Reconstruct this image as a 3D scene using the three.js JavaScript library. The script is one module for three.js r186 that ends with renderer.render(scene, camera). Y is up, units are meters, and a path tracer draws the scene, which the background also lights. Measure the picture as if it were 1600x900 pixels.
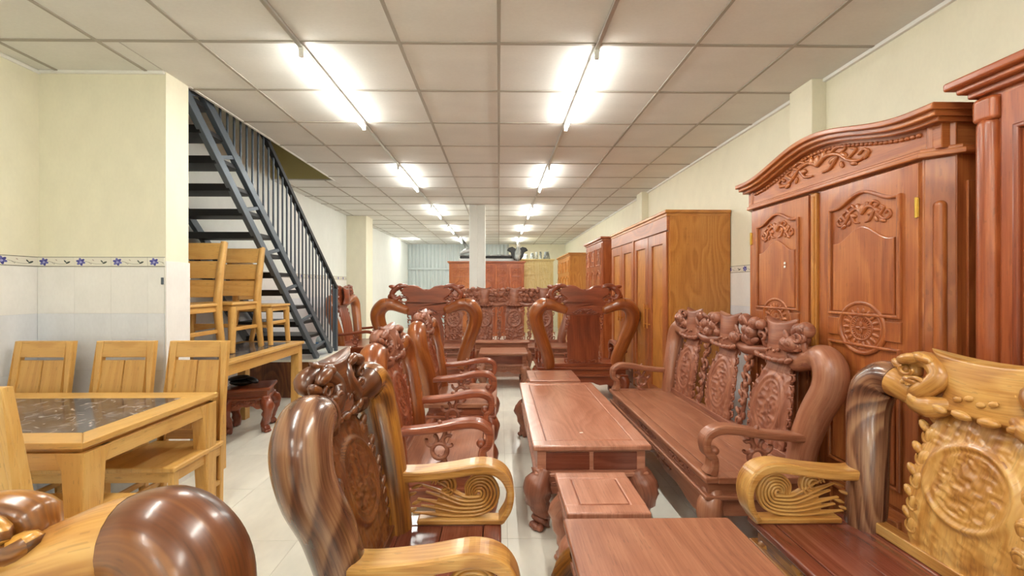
import * as THREE from 'three';
import { mergeGeometries } from 'three/addons/utils/BufferGeometryUtils.js';
import { RoundedBoxGeometry } from 'three/addons/geometries/RoundedBoxGeometry.js';
import { RectAreaLightUniformsLib } from 'three/addons/lights/RectAreaLightUniformsLib.js';

// ---------------------------------------------------------------- camera, exposure, light constants
const scene = new THREE.Scene();
scene.background = new THREE.Color(0x20201e);
const camera = new THREE.PerspectiveCamera(2 * Math.atan(450 / 638) * 180 / Math.PI, 16 / 9, 0.05, 60);
camera.position.set(0, 1.45, 0);
camera.rotation.y = -0.0134;
camera.setViewOffset(1600, 900, 12, 2, 1600, 900);
const renderer = new THREE.WebGLRenderer({ antialias: true });
renderer.toneMapping = THREE.LinearToneMapping;
renderer.toneMappingExposure = 2.65;
renderer.shadowMap.enabled = true;
RectAreaLightUniformsLib.init();
const TUBE_GLOW = 26, TUBE_LIGHT = 62;      // radiance of a bare tube and of the light just below it
const CEIL = 2.97;

// ---------------------------------------------------------------- small helpers
const V = (x, y, z) => new THREE.Vector3(x, y, z);
const PI = Math.PI;
let seedState = 12345;
function rnd() { seedState = (seedState * 1664525 + 1013904223) >>> 0; return seedState / 4294967296; }
function reseed(s) { seedState = s >>> 0; }
const lerp = (a, b, t) => a + (b - a) * t;
const clamp = (x, a = 0, b = 1) => Math.min(b, Math.max(a, x));
const sstep = (a, b, x) => { const t = clamp((x - a) / (b - a)); return t * t * (3 - 2 * t); };
function hash2(x, y, s) { let h = (x * 374761393 + y * 668265263 + s * 974634777) | 0; h = Math.imul(h ^ (h >>> 13), 1274126177); h ^= h >>> 16; return (h >>> 0) / 4294967296; }
function vnoise(x, y, s = 0, px = 1 << 20, py = 1 << 20) {
  const xi = Math.floor(x), yi = Math.floor(y); let fx = x - xi, fy = y - yi;
  fx = fx * fx * (3 - 2 * fx); fy = fy * fy * (3 - 2 * fy);
  const m = (a, n) => ((a % n) + n) % n;
  const x0 = m(xi, px), x1 = m(xi + 1, px), y0 = m(yi, py), y1 = m(yi + 1, py);
  return lerp(lerp(hash2(x0, y0, s), hash2(x1, y0, s), fx), lerp(hash2(x0, y1, s), hash2(x1, y1, s), fx), fy);
}
const ridge = (x, y, s) => 1 - Math.abs(2 * vnoise(x, y, s) - 1);

// ---------------------------------------------------------------- textures
const TU = 0.6, TV = 1.2;                    // metres that one wood texture covers (across, along the grain)
function rgbHex(h) { return [(h >> 16) & 255, (h >> 8) & 255, h & 255]; }
function dataTex(w, h, fn, srgb = true) {
  const d = new Uint8Array(w * h * 4);
  for (let y = 0; y < h; y++) for (let x = 0; x < w; x++) {
    const c = fn(x / w, y / h), i = 4 * (y * w + x);
    d[i] = clamp(c[0], 0, 255); d[i + 1] = clamp(c[1], 0, 255); d[i + 2] = clamp(c[2], 0, 255); d[i + 3] = 255;
  }
  const t = new THREE.DataTexture(d, w, h);
  t.wrapS = t.wrapT = THREE.RepeatWrapping; t.magFilter = THREE.LinearFilter; t.minFilter = THREE.LinearMipmapLinearFilter; t.generateMipmaps = true;
  if (srgb) t.colorSpace = THREE.SRGBColorSpace;
  t.needsUpdate = true; return t;
}
function woodTex({ cols, rings = 9, warp = 1, seed = 1, patch = 0.3, streak = 0.25, ringK = 0.55, w = 512, h = 512 }) {
  const C = cols.map(rgbHex);
  return dataTex(w, h, (u, v) => {
    const wv = (vnoise(u * 3, v * 2, seed, 3, 2) - 0.5) * 1.6 + (vnoise(u * 6, v * 5, seed + 1, 6, 5) - 0.5) * 0.6;
    let r = u * rings + wv * warp * 2;
    r = r - Math.floor(r);
    let f = r < 0.75 ? r / 0.75 : (1 - r) / 0.25;
    f = f * f * (3 - 2 * f);
    const st = vnoise(u * 128, v * 6, seed + 2, 128, 6) * 0.6 + vnoise(u * 256, v * 24, seed + 3, 256, 24) * 0.4;
    const pa = vnoise(u * 3, v * 2, seed + 5, 3, 2) * 0.65 + vnoise(u * 8, v * 4, seed + 6, 8, 4) * 0.35;
    let k = clamp(0.5 + (f - 0.5) * ringK + (st - 0.5) * streak * 2 + (pa - 0.5) * patch * 2.2);
    k *= C.length - 1;
    const i = Math.min(C.length - 2, Math.floor(k)), t = k - i;
    const pore = vnoise(u * 200, v * 30, seed + 9, 200, 30) > 0.86 ? 0.9 : 1;
    return [0, 1, 2].map(j => lerp(C[i][j], C[i + 1][j], t) * pore);
  });
}
function woodMat(o, gloss = 0.35, coat = 0.35) {
  const m = new THREE.MeshPhysicalMaterial({ map: woodTex(o), roughness: gloss, metalness: 0, clearcoat: coat, clearcoatRoughness: 0.16, side: THREE.DoubleSide });
  return m;
}
const M = {};
M.red = woodMat({ cols: [0x74341e, 0x9a5234, 0xb26a46], rings: 5, warp: 0.8, seed: 3, patch: 0.25, ringK: 0.4 });
M.redDeep = woodMat({ cols: [0x6a2c14, 0x8a4224, 0xa65c36], rings: 4, warp: 0.45, seed: 13, patch: 0.3, ringK: 0.22 }, 0.3, 0.5);
M.amber = woodMat({ cols: [0x703012, 0x965020, 0xb67034], rings: 4, warp: 0.6, seed: 17, patch: 0.35, ringK: 0.25 }, 0.28, 0.55);
M.rose = woodMat({ cols: [0x824b32, 0x9c6246, 0xb27b5c], rings: 6, warp: 0.9, seed: 23, patch: 0.22, ringK: 0.3 }, 0.4, 0.25);
M.roseTop = woodMat({ cols: [0x9a5f46, 0xb4775c, 0xc88f76], rings: 5, warp: 1.1, seed: 25, patch: 0.25, ringK: 0.28 }, 0.3, 0.45);
M.roseCarved = woodMat({ cols: [0x76422e, 0x985e46, 0xb2785c], rings: 6, warp: 0.9, seed: 29, patch: 0.22, ringK: 0.3 }, 0.42, 0.25);
M.figured = woodMat({ cols: [0x4c2812, 0x84501f, 0xae742c, 0xc48c3c], rings: 4, warp: 1.6, seed: 41, patch: 0.55, ringK: 0.4 }, 0.28, 0.6);
M.figuredDark = woodMat({ cols: [0x40231a, 0x66402c, 0x8a6044, 0xa07a58], rings: 9, warp: 1.4, seed: 47, patch: 0.5, ringK: 0.5 }, 0.26, 0.6);
M.figuredBrown = woodMat({ cols: [0x40200f, 0x6a3a1c, 0x8c5828], rings: 4, warp: 1.4, seed: 49, patch: 0.5, ringK: 0.35 }, 0.3, 0.5);
M.figuredPale = woodMat({ cols: [0x98602a, 0xba8440, 0xcf9f5a, 0xd8b070], rings: 4, warp: 1.2, seed: 53, patch: 0.42, ringK: 0.3 }, 0.32, 0.4);
M.figuredSeat = woodMat({ cols: [0x5c2a1c, 0x783c2a, 0x905440], rings: 5, warp: 0.9, seed: 57, patch: 0.3, ringK: 0.35 }, 0.24, 0.5);
M.wardrobe = woodMat({ cols: [0x844220, 0xa2592c, 0xbc743c], rings: 4, warp: 1.0, seed: 61, patch: 0.28, ringK: 0.32 }, 0.34, 0.4);
M.wardrobeRed = woodMat({ cols: [0x7c3618, 0x9e5029, 0xb86a3c], rings: 5, warp: 1.2, seed: 67, patch: 0.28, ringK: 0.35 }, 0.32, 0.4);
M.golden = woodMat({ cols: [0x9c5c1e, 0xb87630, 0xc88a40], rings: 5, warp: 1.5, seed: 71, patch: 0.2, ringK: 0.4 }, 0.38, 0.25);
M.oak = woodMat({ cols: [0xc08c44, 0xd4a45a, 0xdeb46e], rings: 5, warp: 0.9, seed: 79, patch: 0.2, streak: 0.15, ringK: 0.28 }, 0.4, 0.2);
M.straw = woodMat({ cols: [0xe2cc88, 0xeedca0, 0xf2e4b4], rings: 6, warp: 0.7, seed: 83, patch: 0.16, streak: 0.16 }, 0.45, 0.1);
const std = (c, rough = 0.6, o = {}) => new THREE.MeshPhysicalMaterial({ color: c, roughness: rough, side: THREE.DoubleSide, ...o });
function speckle(base, amp, seed, n = 256, f1 = 8, f2 = 60) {
  const b = rgbHex(base);
  return dataTex(n, n, (u, v) => { const k = 1 + amp * ((vnoise(u * f1, v * f1, seed, f1, f1) - 0.5) + 0.6 * (vnoise(u * f2, v * f2, seed + 1, f2, f2) - 0.5)); return b.map(c => c * k); });
}
M.wallCream = new THREE.MeshPhysicalMaterial({ map: speckle(0xeeead4, 0.02, 101), roughness: 0.75, side: THREE.DoubleSide });
M.wallWhite = new THREE.MeshPhysicalMaterial({ map: speckle(0xeaeeea, 0.02, 103), roughness: 0.75, side: THREE.DoubleSide });
M.tileWhite = new THREE.MeshPhysicalMaterial({ map: speckle(0xf2f1ee, 0.025, 107), roughness: 0.25, side: THREE.DoubleSide });
M.tileBlue = new THREE.MeshPhysicalMaterial({ map: speckle(0xe6e9ee, 0.03, 109), roughness: 0.25, side: THREE.DoubleSide });
M.ceilTile = new THREE.MeshPhysicalMaterial({ map: speckle(0xe2e2de, 0.03, 113, 256, 6, 90), roughness: 0.8, side: THREE.DoubleSide });
M.ceilBar = std(0xa8a298, 0.6);
M.slab = std(0xc9c6bc, 0.9);
M.floorTile = new THREE.MeshPhysicalMaterial({ map: dataTex(512, 512, (u, v) => { const n = vnoise(u * 5, v * 5, 7, 5, 5) * 0.5 + vnoise(u * 12, v * 9, 8, 12, 9) * 0.3 + vnoise(u * 30, v * 30, 9, 30, 30) * 0.2; const k = 1 + (n - 0.5) * 0.09; return [240 * k, 237 * k, 224 * k]; }), roughness: 0.16, side: THREE.DoubleSide });
M.grout = std(0xb8b2a2, 0.9);
M.steel = std(0x5a646e, 0.42, { metalness: 0.3 });
M.steelDark = std(0x16181b, 0.5, { metalness: 0.2 });
M.brass = std(0xc9a34a, 0.3, { metalness: 0.9 });
M.alu = std(0xc8c8c4, 0.35, { metalness: 0.6 });
M.zinc = std(0xc2cccc, 0.5, { metalness: 0.1 });
M.whitePaint = std(0xf0f0ec, 0.5);
M.black = std(0x17171a, 0.45);
M.rock = new THREE.MeshPhysicalMaterial({ map: speckle(0x8a9090, 0.9, 131, 128, 5, 22), roughness: 0.6, side: THREE.DoubleSide });
M.silver = std(0xc4c8c8, 0.4, { metalness: 0.3 });
M.sticker = std(0xf4f2ea, 0.6);
M.marble = new THREE.MeshPhysicalMaterial({
  map: dataTex(512, 512, (u, v) => {
    const n = vnoise(u * 7, v * 14, 201, 7, 14), n2 = vnoise(u * 22, v * 44, 203, 22, 44), n3 = vnoise(u * 12 + n * 1.5, v * 30 + n * 2, 205, 12, 30);
    const base = 78 + 40 * (n - 0.4) + 34 * (n2 - 0.5); const vein = Math.max(0, 1 - Math.abs(n3 - 0.5) * 16) * (n2 > 0.5 ? 1 : 0.25);
    return [base * 1.08 + vein * 95, base * 0.98 + vein * 92, base * 0.94 + vein * 88];
  }), roughness: 0.12, side: THREE.DoubleSide });
M.olive = std(0xcabf86, 0.8);
M.tubeGlow = new THREE.MeshStandardMaterial({ color: 0xffffff, emissive: 0xf9f8f0, emissiveIntensity: TUBE_GLOW, roughness: 0.4 });
M.plasticBlue = std(0x3a6ea8, 0.3);
M.plasticClear = std(0xdfe9ec, 0.1, { transmission: 0.7, thickness: 0 });
// printed border tile: a blue flower and green leaves on a white strip
function borderTexture() {
  const c = document.createElement('canvas'); c.width = 512; c.height = 160; const x = c.getContext('2d');
  x.fillStyle = '#e9e6da'; x.fillRect(0, 0, 512, 160);
  x.fillStyle = '#55554e'; x.fillRect(0, 2, 512, 8); x.fillRect(0, 148, 512, 8);
  x.strokeStyle = '#6c6a5c'; x.lineWidth = 4; x.beginPath(); x.moveTo(150, 70); x.bezierCurveTo(230, 90, 260, 130, 420, 108); x.stroke();
  x.beginPath(); x.moveTo(200, 88); x.lineTo(235, 118); x.lineTo(240, 95); x.stroke();
  for (let i = 0; i < 6; i++) { const a = i / 6 * 2 * PI + 0.3; x.fillStyle = i % 2 ? '#4c4c98' : '#6a6cb4'; x.beginPath(); x.ellipse(90 + 34 * Math.cos(a), 80 + 32 * Math.sin(a), 32, 19, a, 0, 2 * PI); x.fill(); }
  x.fillStyle = '#a6a6d8'; x.beginPath(); x.arc(90, 86, 18, 0, 2 * PI); x.fill();
  x.fillStyle = '#4c5650'; x.beginPath(); x.ellipse(425, 92, 34, 14, -0.5, 0, 2 * PI); x.fill(); x.beginPath(); x.ellipse(385, 74, 26, 10, 0.9, 0, 2 * PI); x.fill();
  x.fillStyle = '#b9a9a0'; x.beginPath(); x.ellipse(262, 52, 16, 7, 0.7, 0, 2 * PI); x.fill();
  const t = new THREE.CanvasTexture(c); t.colorSpace = THREE.SRGBColorSpace; return t;
}
M.border = new THREE.MeshPhysicalMaterial({ map: borderTexture(), roughness: 0.25 });

// ---------------------------------------------------------------- geometry helpers
let meshCount = 0;
function boxUV(g, grain, ou, ov) {
  const p = g.attributes.position, n = p.count, uv = new Float32Array(n * 2);
  const a = V(0, 0, 0), b = V(0, 0, 0), c = V(0, 0, 0);
  const gi = { x: 0, y: 1, z: 2 }[grain];
  for (let i = 0; i < n; i += 3) {
    a.fromBufferAttribute(p, i); b.fromBufferAttribute(p, i + 1); c.fromBufferAttribute(p, i + 2);
    const nn = b.clone().sub(a).cross(c.clone().sub(a));
    const q = [Math.abs(nn.x), Math.abs(nn.y), Math.abs(nn.z)];
    let d = 0; if (q[1] > q[d]) d = 1; if (q[2] > q[d]) d = 2;
    let vi, ui;
    if (d === gi) { ui = (gi + 1) % 3; vi = (gi + 2) % 3; } else { vi = gi; ui = 3 - gi - d; }
    for (let k = 0; k < 3; k++) {
      const r = [p.getX(i + k), p.getY(i + k), p.getZ(i + k)];
      uv[2 * (i + k)] = (r[ui] + 0.37 * r[d]) / TU + ou; uv[2 * (i + k) + 1] = r[vi] / TV + ov;
    }
  }
  g.setAttribute('uv', new THREE.BufferAttribute(uv, 2));
}
function prep(g, grain, ou, ov) {
  const keep = g.userData.keepUV;
  let h = g.index ? g.toNonIndexed() : g.clone();
  for (const k of Object.keys(h.attributes)) if (!['position', 'normal', 'uv'].includes(k)) h.deleteAttribute(k);
  if (!h.attributes.normal) h.computeVertexNormals();
  if (!keep || !h.attributes.uv) boxUV(h, grain, ou, ov);
  else { const u = h.attributes.uv; for (let i = 0; i < u.count; i++) u.setXY(i, u.getX(i) + ou, u.getY(i) + ov); }
  h.morphAttributes = {}; h.groups = [];
  return h;
}
function mesh(name, geos, mat, parent = scene, grain = 'y', label) {
  meshCount++;
  const ou = hash2(meshCount, 3, 9) * 3, ov = hash2(meshCount, 5, 11) * 3;
  const list = (Array.isArray(geos) ? geos : [geos]).map(g => prep(g, grain, ou, ov));
  const g = list.length > 1 ? mergeGeometries(list) : list[0];
  const m = new THREE.Mesh(g, mat); m.name = name; m.castShadow = m.receiveShadow = true;
  if (label) m.userData.label = label;
  parent.add(m); return m;
}
const taken = new Map();
function numbered(n) { const k = taken.get(n) ?? -1; taken.set(n, k + 1); return k < 0 ? n : `${n}_${String(k + 1).padStart(3, '0')}`; }
function thing(name, label, category, [x, y, z] = [0, 0, 0], turn = 0, group) {
  const o = new THREE.Group(); o.name = numbered(name); o.position.set(x, y, z); o.rotation.y = turn; o.userData = { label, category };
  if (group) o.userData.group = group; scene.add(o); return o;
}
function dup(root, label, [x, y, z], turn, group, s = 1) {
  const r = root.clone(); r.name = numbered(root.name.replace(/_\d{3}$/, '')); r.userData = { ...root.userData, label }; if (group) r.userData.group = group;
  r.position.set(x, y, z); r.rotation.set(0, turn, 0); r.scale.setScalar(s); scene.add(r); return r;
}
function structure(name, geos, mat, label, grain) { const m = mesh(name, geos, mat, scene, grain); m.userData.kind = 'structure'; if (label) m.userData.label = label; return m; }
function bx(w, h, d, x = 0, y = 0, z = 0, r = 0.004) {          // centre-based box with eased edges
  const rr = Math.min(r, w / 3, h / 3, d / 3);
  const g = rr > 0.0008 ? new RoundedBoxGeometry(w, h, d, 1, rr) : new THREE.BoxGeometry(w, h, d);
  g.translate(x, y, z); return g;
}
const span = (x0, x1, y0, y1, z0, z1, r = 0.004) => bx(x1 - x0, y1 - y0, z1 - z0, (x0 + x1) / 2, (y0 + y1) / 2, (z0 + z1) / 2, r);
function plainSpan(x0, x1, y0, y1, z0, z1) { const g = new THREE.BoxGeometry(x1 - x0, y1 - y0, z1 - z0); g.translate((x0 + x1) / 2, (y0 + y1) / 2, (z0 + z1) / 2); return g; }
function ball(r, x, y, z, sx = 1, sy = 1, sz = 1, rx = 0, ry = 0, rz = 0, n = 10) {
  const g = new THREE.SphereGeometry(r, n + 2, n - 2); g.scale(sx, sy, sz); g.rotateX(rx); g.rotateY(ry); g.rotateZ(rz); g.translate(x, y, z); return g;
}
function fixSeam(g, cols, rows) {
  const n = g.attributes.normal;
  for (let i = 0; i < rows; i++) { const a = i * cols, b = a + cols - 1; const v = V(n.getX(a) + n.getX(b), n.getY(a) + n.getY(b), n.getZ(a) + n.getZ(b)).normalize(); n.setXYZ(a, v.x, v.y, v.z); n.setXYZ(b, v.x, v.y, v.z); }
}
function sweep(pts, rad, { seg = 40, rd = 14, ax = 1, ay = 1, carve = 0, cf = 40, up = null, capA = 1, capB = 1, sq = 0 } = {}) {
  const curve = new THREE.CatmullRomCurve3(pts.map(p => V(...p)), false, 'catmullrom', 0.5);
  const R = t => { if (!Array.isArray(rad)) return rad; const k = t * (rad.length - 1), i = Math.min(rad.length - 2, Math.floor(k)); const f = k - i; return lerp(rad[i], rad[i + 1], f * f * (3 - 2 * f)); };
  const rings = []; let len = 0, prev = null, nrm = null;
  const T = i => curve.getTangent(clamp(i, 0, 1));
  const pos0 = curve.getPoint(0), t0 = T(0), pos1 = curve.getPoint(1), t1 = T(1);
  const frames = [];
  for (let i = 0; i <= seg; i++) {
    const t = i / seg, p = curve.getPoint(t), tan = T(t);
    if (up) { nrm = V(...up); nrm.addScaledVector(tan, -nrm.dot(tan)).normalize(); }
    else if (!nrm) { nrm = Math.abs(tan.y) < 0.9 ? V(0, 1, 0) : V(1, 0, 0); nrm.addScaledVector(tan, -nrm.dot(tan)).normalize(); }
    else nrm = nrm.clone().addScaledVector(tan, -nrm.dot(tan)).normalize();
    frames.push([p, tan, nrm.clone(), R(t)]);
  }
  const list = [];
  const nc = 3;
  if (capA) for (let k = 0; k < nc; k++) { const a = (k + 0.02) / nc * PI / 2, f = frames[0]; list.push([f[0].clone().addScaledVector(f[1], -f[3] * Math.cos(a) * capA), f[2], f[1], f[3] * Math.sin(a)]); }
  for (const f of frames) list.push([f[0], f[2], f[1], f[3]]);
  if (capB) for (let k = nc - 1; k >= 0; k--) { const a = (k + 0.02) / nc * PI / 2, f = frames[seg]; list.push([f[0].clone().addScaledVector(f[1], f[3] * Math.cos(a) * capB), f[2], f[1], f[3] * Math.sin(a)]); }
  const P = [], U = [], I = [], cols = rd + 1; let rAvg = Array.isArray(rad) ? rad.reduce((a, b) => a + b) / rad.length : rad;
  for (let i = 0; i < list.length; i++) {
    const [p, n, t, r] = list[i], b = t.clone().cross(n).normalize();
    if (prev) len += p.distanceTo(prev); prev = p;
    for (let j = 0; j < cols; j++) {
      const a = j / rd * 2 * PI; let q = r;
      if (carve) q *= 1 + carve * (ridge(len * cf, (j % rd) / rd * 7 + 3, 77) - 0.5) * 2;
      let ca = Math.cos(a), sa = Math.sin(a);
      if (sq) { const m = Math.max(Math.abs(ca), Math.abs(sa)); ca = lerp(ca, ca / m, sq); sa = lerp(sa, sa / m, sq); }
      P.push(p.x + (n.x * ca * ay + b.x * sa * ax) * q, p.y + (n.y * ca * ay + b.y * sa * ax) * q, p.z + (n.z * ca * ay + b.z * sa * ax) * q);
      U.push(j / rd * 2 * PI * rAvg / TU, len / TV);
    }
  }
  for (let i = 0; i < list.length - 1; i++) for (let j = 0; j < rd; j++) { const a = i * cols + j, b = a + 1, c = a + cols, d = c + 1; I.push(a, b, c, b, d, c); }
  const g = new THREE.BufferGeometry(); g.setAttribute('position', new THREE.Float32BufferAttribute(P, 3)); g.setAttribute('uv', new THREE.Float32BufferAttribute(U, 2)); g.setIndex(I);
  g.computeVertexNormals(); fixSeam(g, cols, list.length); g.userData.keepUV = true; return g;
}
// stack of elliptical sections: rows of [y, halfX, halfZ, cx, cz]
function loft(rows, { rd = 20, cap = true, fx = null } = {}) {
  const P = [], I = [], cols = rd + 1, L = rows.slice();
  if (cap) { const a = L[0], b = L[L.length - 1]; L.unshift([a[0], a[1] * 0.02, a[2] * 0.02, a[3] || 0, a[4] || 0]); L.push([b[0] - (b[5] || 0), b[1] * 0.02, b[2] * 0.02, b[3] || 0, b[4] || 0]); }
  for (const [y, hx, hz, cx = 0, cz = 0] of L) for (let j = 0; j < cols; j++) { const a = j / rd * 2 * PI; let q = [cx + hx * Math.cos(a), y, cz + hz * Math.sin(a)]; if (fx) q = fx(...q); P.push(...q); }
  for (let i = 0; i < L.length - 1; i++) for (let j = 0; j < rd; j++) { const a = i * cols + j, b = a + 1, c = a + cols, d = c + 1; I.push(a, c, b, b, c, d); }
  const g = new THREE.BufferGeometry(); g.setAttribute('position', new THREE.Float32BufferAttribute(P, 3)); g.setIndex(I); g.computeVertexNormals(); fixSeam(g, cols, L.length); return g;
}
// carved panel: half width hw(t), from y0 to y1, relief height rel(x, y, t) on the front; thickness th
function relief(y0, y1, hw, th, rel, nu = 36, nv = 64, bend = () => 0) {
  const grid = (front) => {
    const P = [], I = [];
    for (let i = 0; i <= nv; i++) { const t = i / nv, y = lerp(y0, y1, t), w = hw(t);
      for (let j = 0; j <= nu; j++) { const s = j / nu * 2 - 1, x = s * w; P.push(x, y, bend(y) + (front ? th + rel(x, y, t, s) : 0)); } }
    for (let i = 0; i < nv; i++) for (let j = 0; j < nu; j++) { const a = i * (nu + 1) + j, b = a + 1, c = a + nu + 1, d = c + 1; if (front) I.push(a, b, c, b, d, c); else I.push(a, c, b, b, c, d); }
    const g = new THREE.BufferGeometry(); g.setAttribute('position', new THREE.Float32BufferAttribute(P, 3)); g.setIndex(I); g.computeVertexNormals(); return g;
  };
  const f = grid(true), b = grid(false), fp = f.attributes.position, bp = b.attributes.position, P = [];
  const quad = (i, k) => { const A = [fp, i], B = [fp, k], C = [bp, i], D = [bp, k]; for (const [q, n] of [A, C, B, B, C, D]) P.push(q.getX(n), q.getY(n), q.getZ(n)); };
  const R = nu + 1;
  for (let i = 0; i < nv; i++) { quad((i + 1) * R, i * R); quad(i * R + nu, (i + 1) * R + nu); }
  for (let j = 0; j < nu; j++) { quad(j, j + 1); quad(nv * R + j + 1, nv * R + j); }
  const s = new THREE.BufferGeometry(); s.setAttribute('position', new THREE.Float32BufferAttribute(P, 3)); s.computeVertexNormals();
  return [f, b, s];
}
function shapeFrom(p) { const s = new THREE.Shape(); p.forEach(([x, y], i) => i ? s.lineTo(x, y) : s.moveTo(x, y)); s.closePath(); return s; }
function extrude(shape, depth, bevel = 0.004, z = 0, curveSegments = 10) {
  const g = new THREE.ExtrudeGeometry(shape, { depth: Math.max(0.0005, depth - 2 * bevel), bevelEnabled: bevel > 0, bevelThickness: bevel, bevelSize: bevel, bevelOffset: -bevel, bevelSegments: 2, curveSegments });
  g.translate(0, 0, z + bevel); return g;
}
// a bent band in the (z, y) plane of a thing: centre line and thickness, swept across x by width
function band(pts, th, width, cx, bevel = 0.012, n = 40) {
  const c = new THREE.CatmullRomCurve3(pts.map(p => V(p[0], p[1], 0)), false, 'catmullrom', 0.5), up = [], lo = [];
  for (let i = 0; i <= n; i++) { const t = i / n, p = c.getPoint(t), g = c.getTangent(t); const k = t * (th.length - 1), j = Math.min(th.length - 2, Math.floor(k)); const h = lerp(th[j], th[j + 1], k - j) / 2; up.push([p.x - g.y * h, p.y + g.x * h]); lo.push([p.x + g.y * h, p.y - g.x * h]); }
  const g = extrude(shapeFrom(up.concat(lo.reverse())), width, bevel, -width / 2); g.rotateY(-PI / 2); g.translate(cx, 0, 0); return g;
}
function ring(R, r, x, y, z, sx = 1, sy = 1, sz = 1, arc = 2 * PI, rot = 0) { const g = new THREE.TorusGeometry(R, r, 8, 28, arc); g.rotateZ(rot); g.scale(sx, sy, sz); g.translate(x, y, z); return g; }
function lathe(p, x = 0, y = 0, z = 0, n = 24) { const g = new THREE.LatheGeometry(p.map(q => new THREE.Vector2(...q)), n); g.translate(x, y, z); return g; }
function move(gs, x, y, z) { return (Array.isArray(gs) ? gs : [gs]).map(g => { const h = g.clone(); h.userData = { ...g.userData }; h.translate(x, y, z); return h; }); }
function mirrorX(g) { const h = g.index ? g.toNonIndexed() : g.clone(); h.userData = { ...g.userData }; h.scale(-1, 1, 1); const swap = a => { const s = a.itemSize; for (let i = 0; i < a.count; i += 3) for (let k = 0; k < s; k++) { const p = a.array[(i + 1) * s + k]; a.array[(i + 1) * s + k] = a.array[(i + 2) * s + k]; a.array[(i + 2) * s + k] = p; } }; for (const k of Object.keys(h.attributes)) swap(h.attributes[k]); return h; }
// ---------------------------------------------------------------- room shell (depth d runs away from the camera: z = -d)
const XL = -3.25, XR = 2.39, DB = 14.65, DF = -5, OX = -2.36, O0 = 3.13, O1 = 5.87;   // walls, back, front, stair opening
const ds = (x0, x1, y0, y1, d0, d1) => plainSpan(x0, x1, y0, y1, -d1, -d0);
const wallLeft = structure('wall_left', [ds(XL - 0.2, XL, 0, CEIL + 0.35, DF, O0 - 0.2), ds(XL - 0.2, XL, 0, 5.6, O0 - 0.2, O1 + 0.2), ds(XL - 0.2, XL, 0, CEIL + 0.35, O1 + 0.2, DB)], M.wallWhite, 'white left wall with a tiled lower part');
const wallRight = structure('wall_right', [ds(XR, XR + 0.2, 0, CEIL + 0.35, DF, DB)], M.wallCream, 'pale cream right wall');
structure('wall_back', [ds(0.35, XR + 0.2, 0, CEIL + 0.35, DB, DB + 0.2)], M.wallCream, 'pale yellow part of the back wall');
structure('wall_front', [ds(XL - 0.2, XR + 0.2, 0, CEIL + 0.35, DF - 0.2, DF)], M.wallWhite);
const pier = structure('wall_partition', [ds(XL, -2.355, 0, CEIL, 2.92, 3.13), ds(XL - 0.005, XL + 0.012, 1.66, CEIL, 0.2, 2.92)], M.wallCream, 'cream partition wall in front of the stairs');
// corrugated metal sheet wall
{
  const P = [], I = [], x0 = XL, x1 = 0.36, n = Math.round((x1 - x0) / 0.0335); let k = 0;
  for (let i = 0; i <= n; i++) { const x = lerp(x0, x1, i / n), q = i % 4, z = -DB + (q === 1 || q === 2 ? 0.028 : 0); P.push(x, 0, z, x, CEIL + 0.3, z); if (i < n) I.push(k, k + 2, k + 1, k + 1, k + 2, k + 3); k += 2; }
  const g = new THREE.BufferGeometry(); g.setAttribute('position', new THREE.Float32BufferAttribute(P, 3)); g.setIndex(I);
  const h = g.toNonIndexed(); h.computeVertexNormals();
  structure('wall_corrugated', [h, ds(XL - 0.2, 0.36, 0, CEIL + 0.35, DB + 0.03, DB + 0.2), ds(XL, 0.3, 2.06, 2.12, DB - 0.06, DB - 0.02)], M.zinc, 'grey corrugated metal sheet wall with a rail across');
}
// pillars
structure('pillar_right_near', span(XR - 0.105, XR + 0.02, 0, CEIL, -3.18, -2.95, 0.004), M.wallCream);
structure('pillar_right_far', span(XR - 0.105, XR + 0.02, 0, CEIL, -6.75, -6.5, 0.004), M.wallCream);
structure('pillar_left', span(XL - 0.02, -2.83, 0, CEIL, -9.2, -8.75, 0.004), M.wallCream);
structure('pillar_centre', [span(-0.548, -0.40, 0, CEIL, -7.85, -7.58, 0.006), span(-0.40, -0.255, 0, CEIL, -7.83, -7.6, 0.006)], M.wallWhite, 'white free standing column behind the far sofa');
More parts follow.
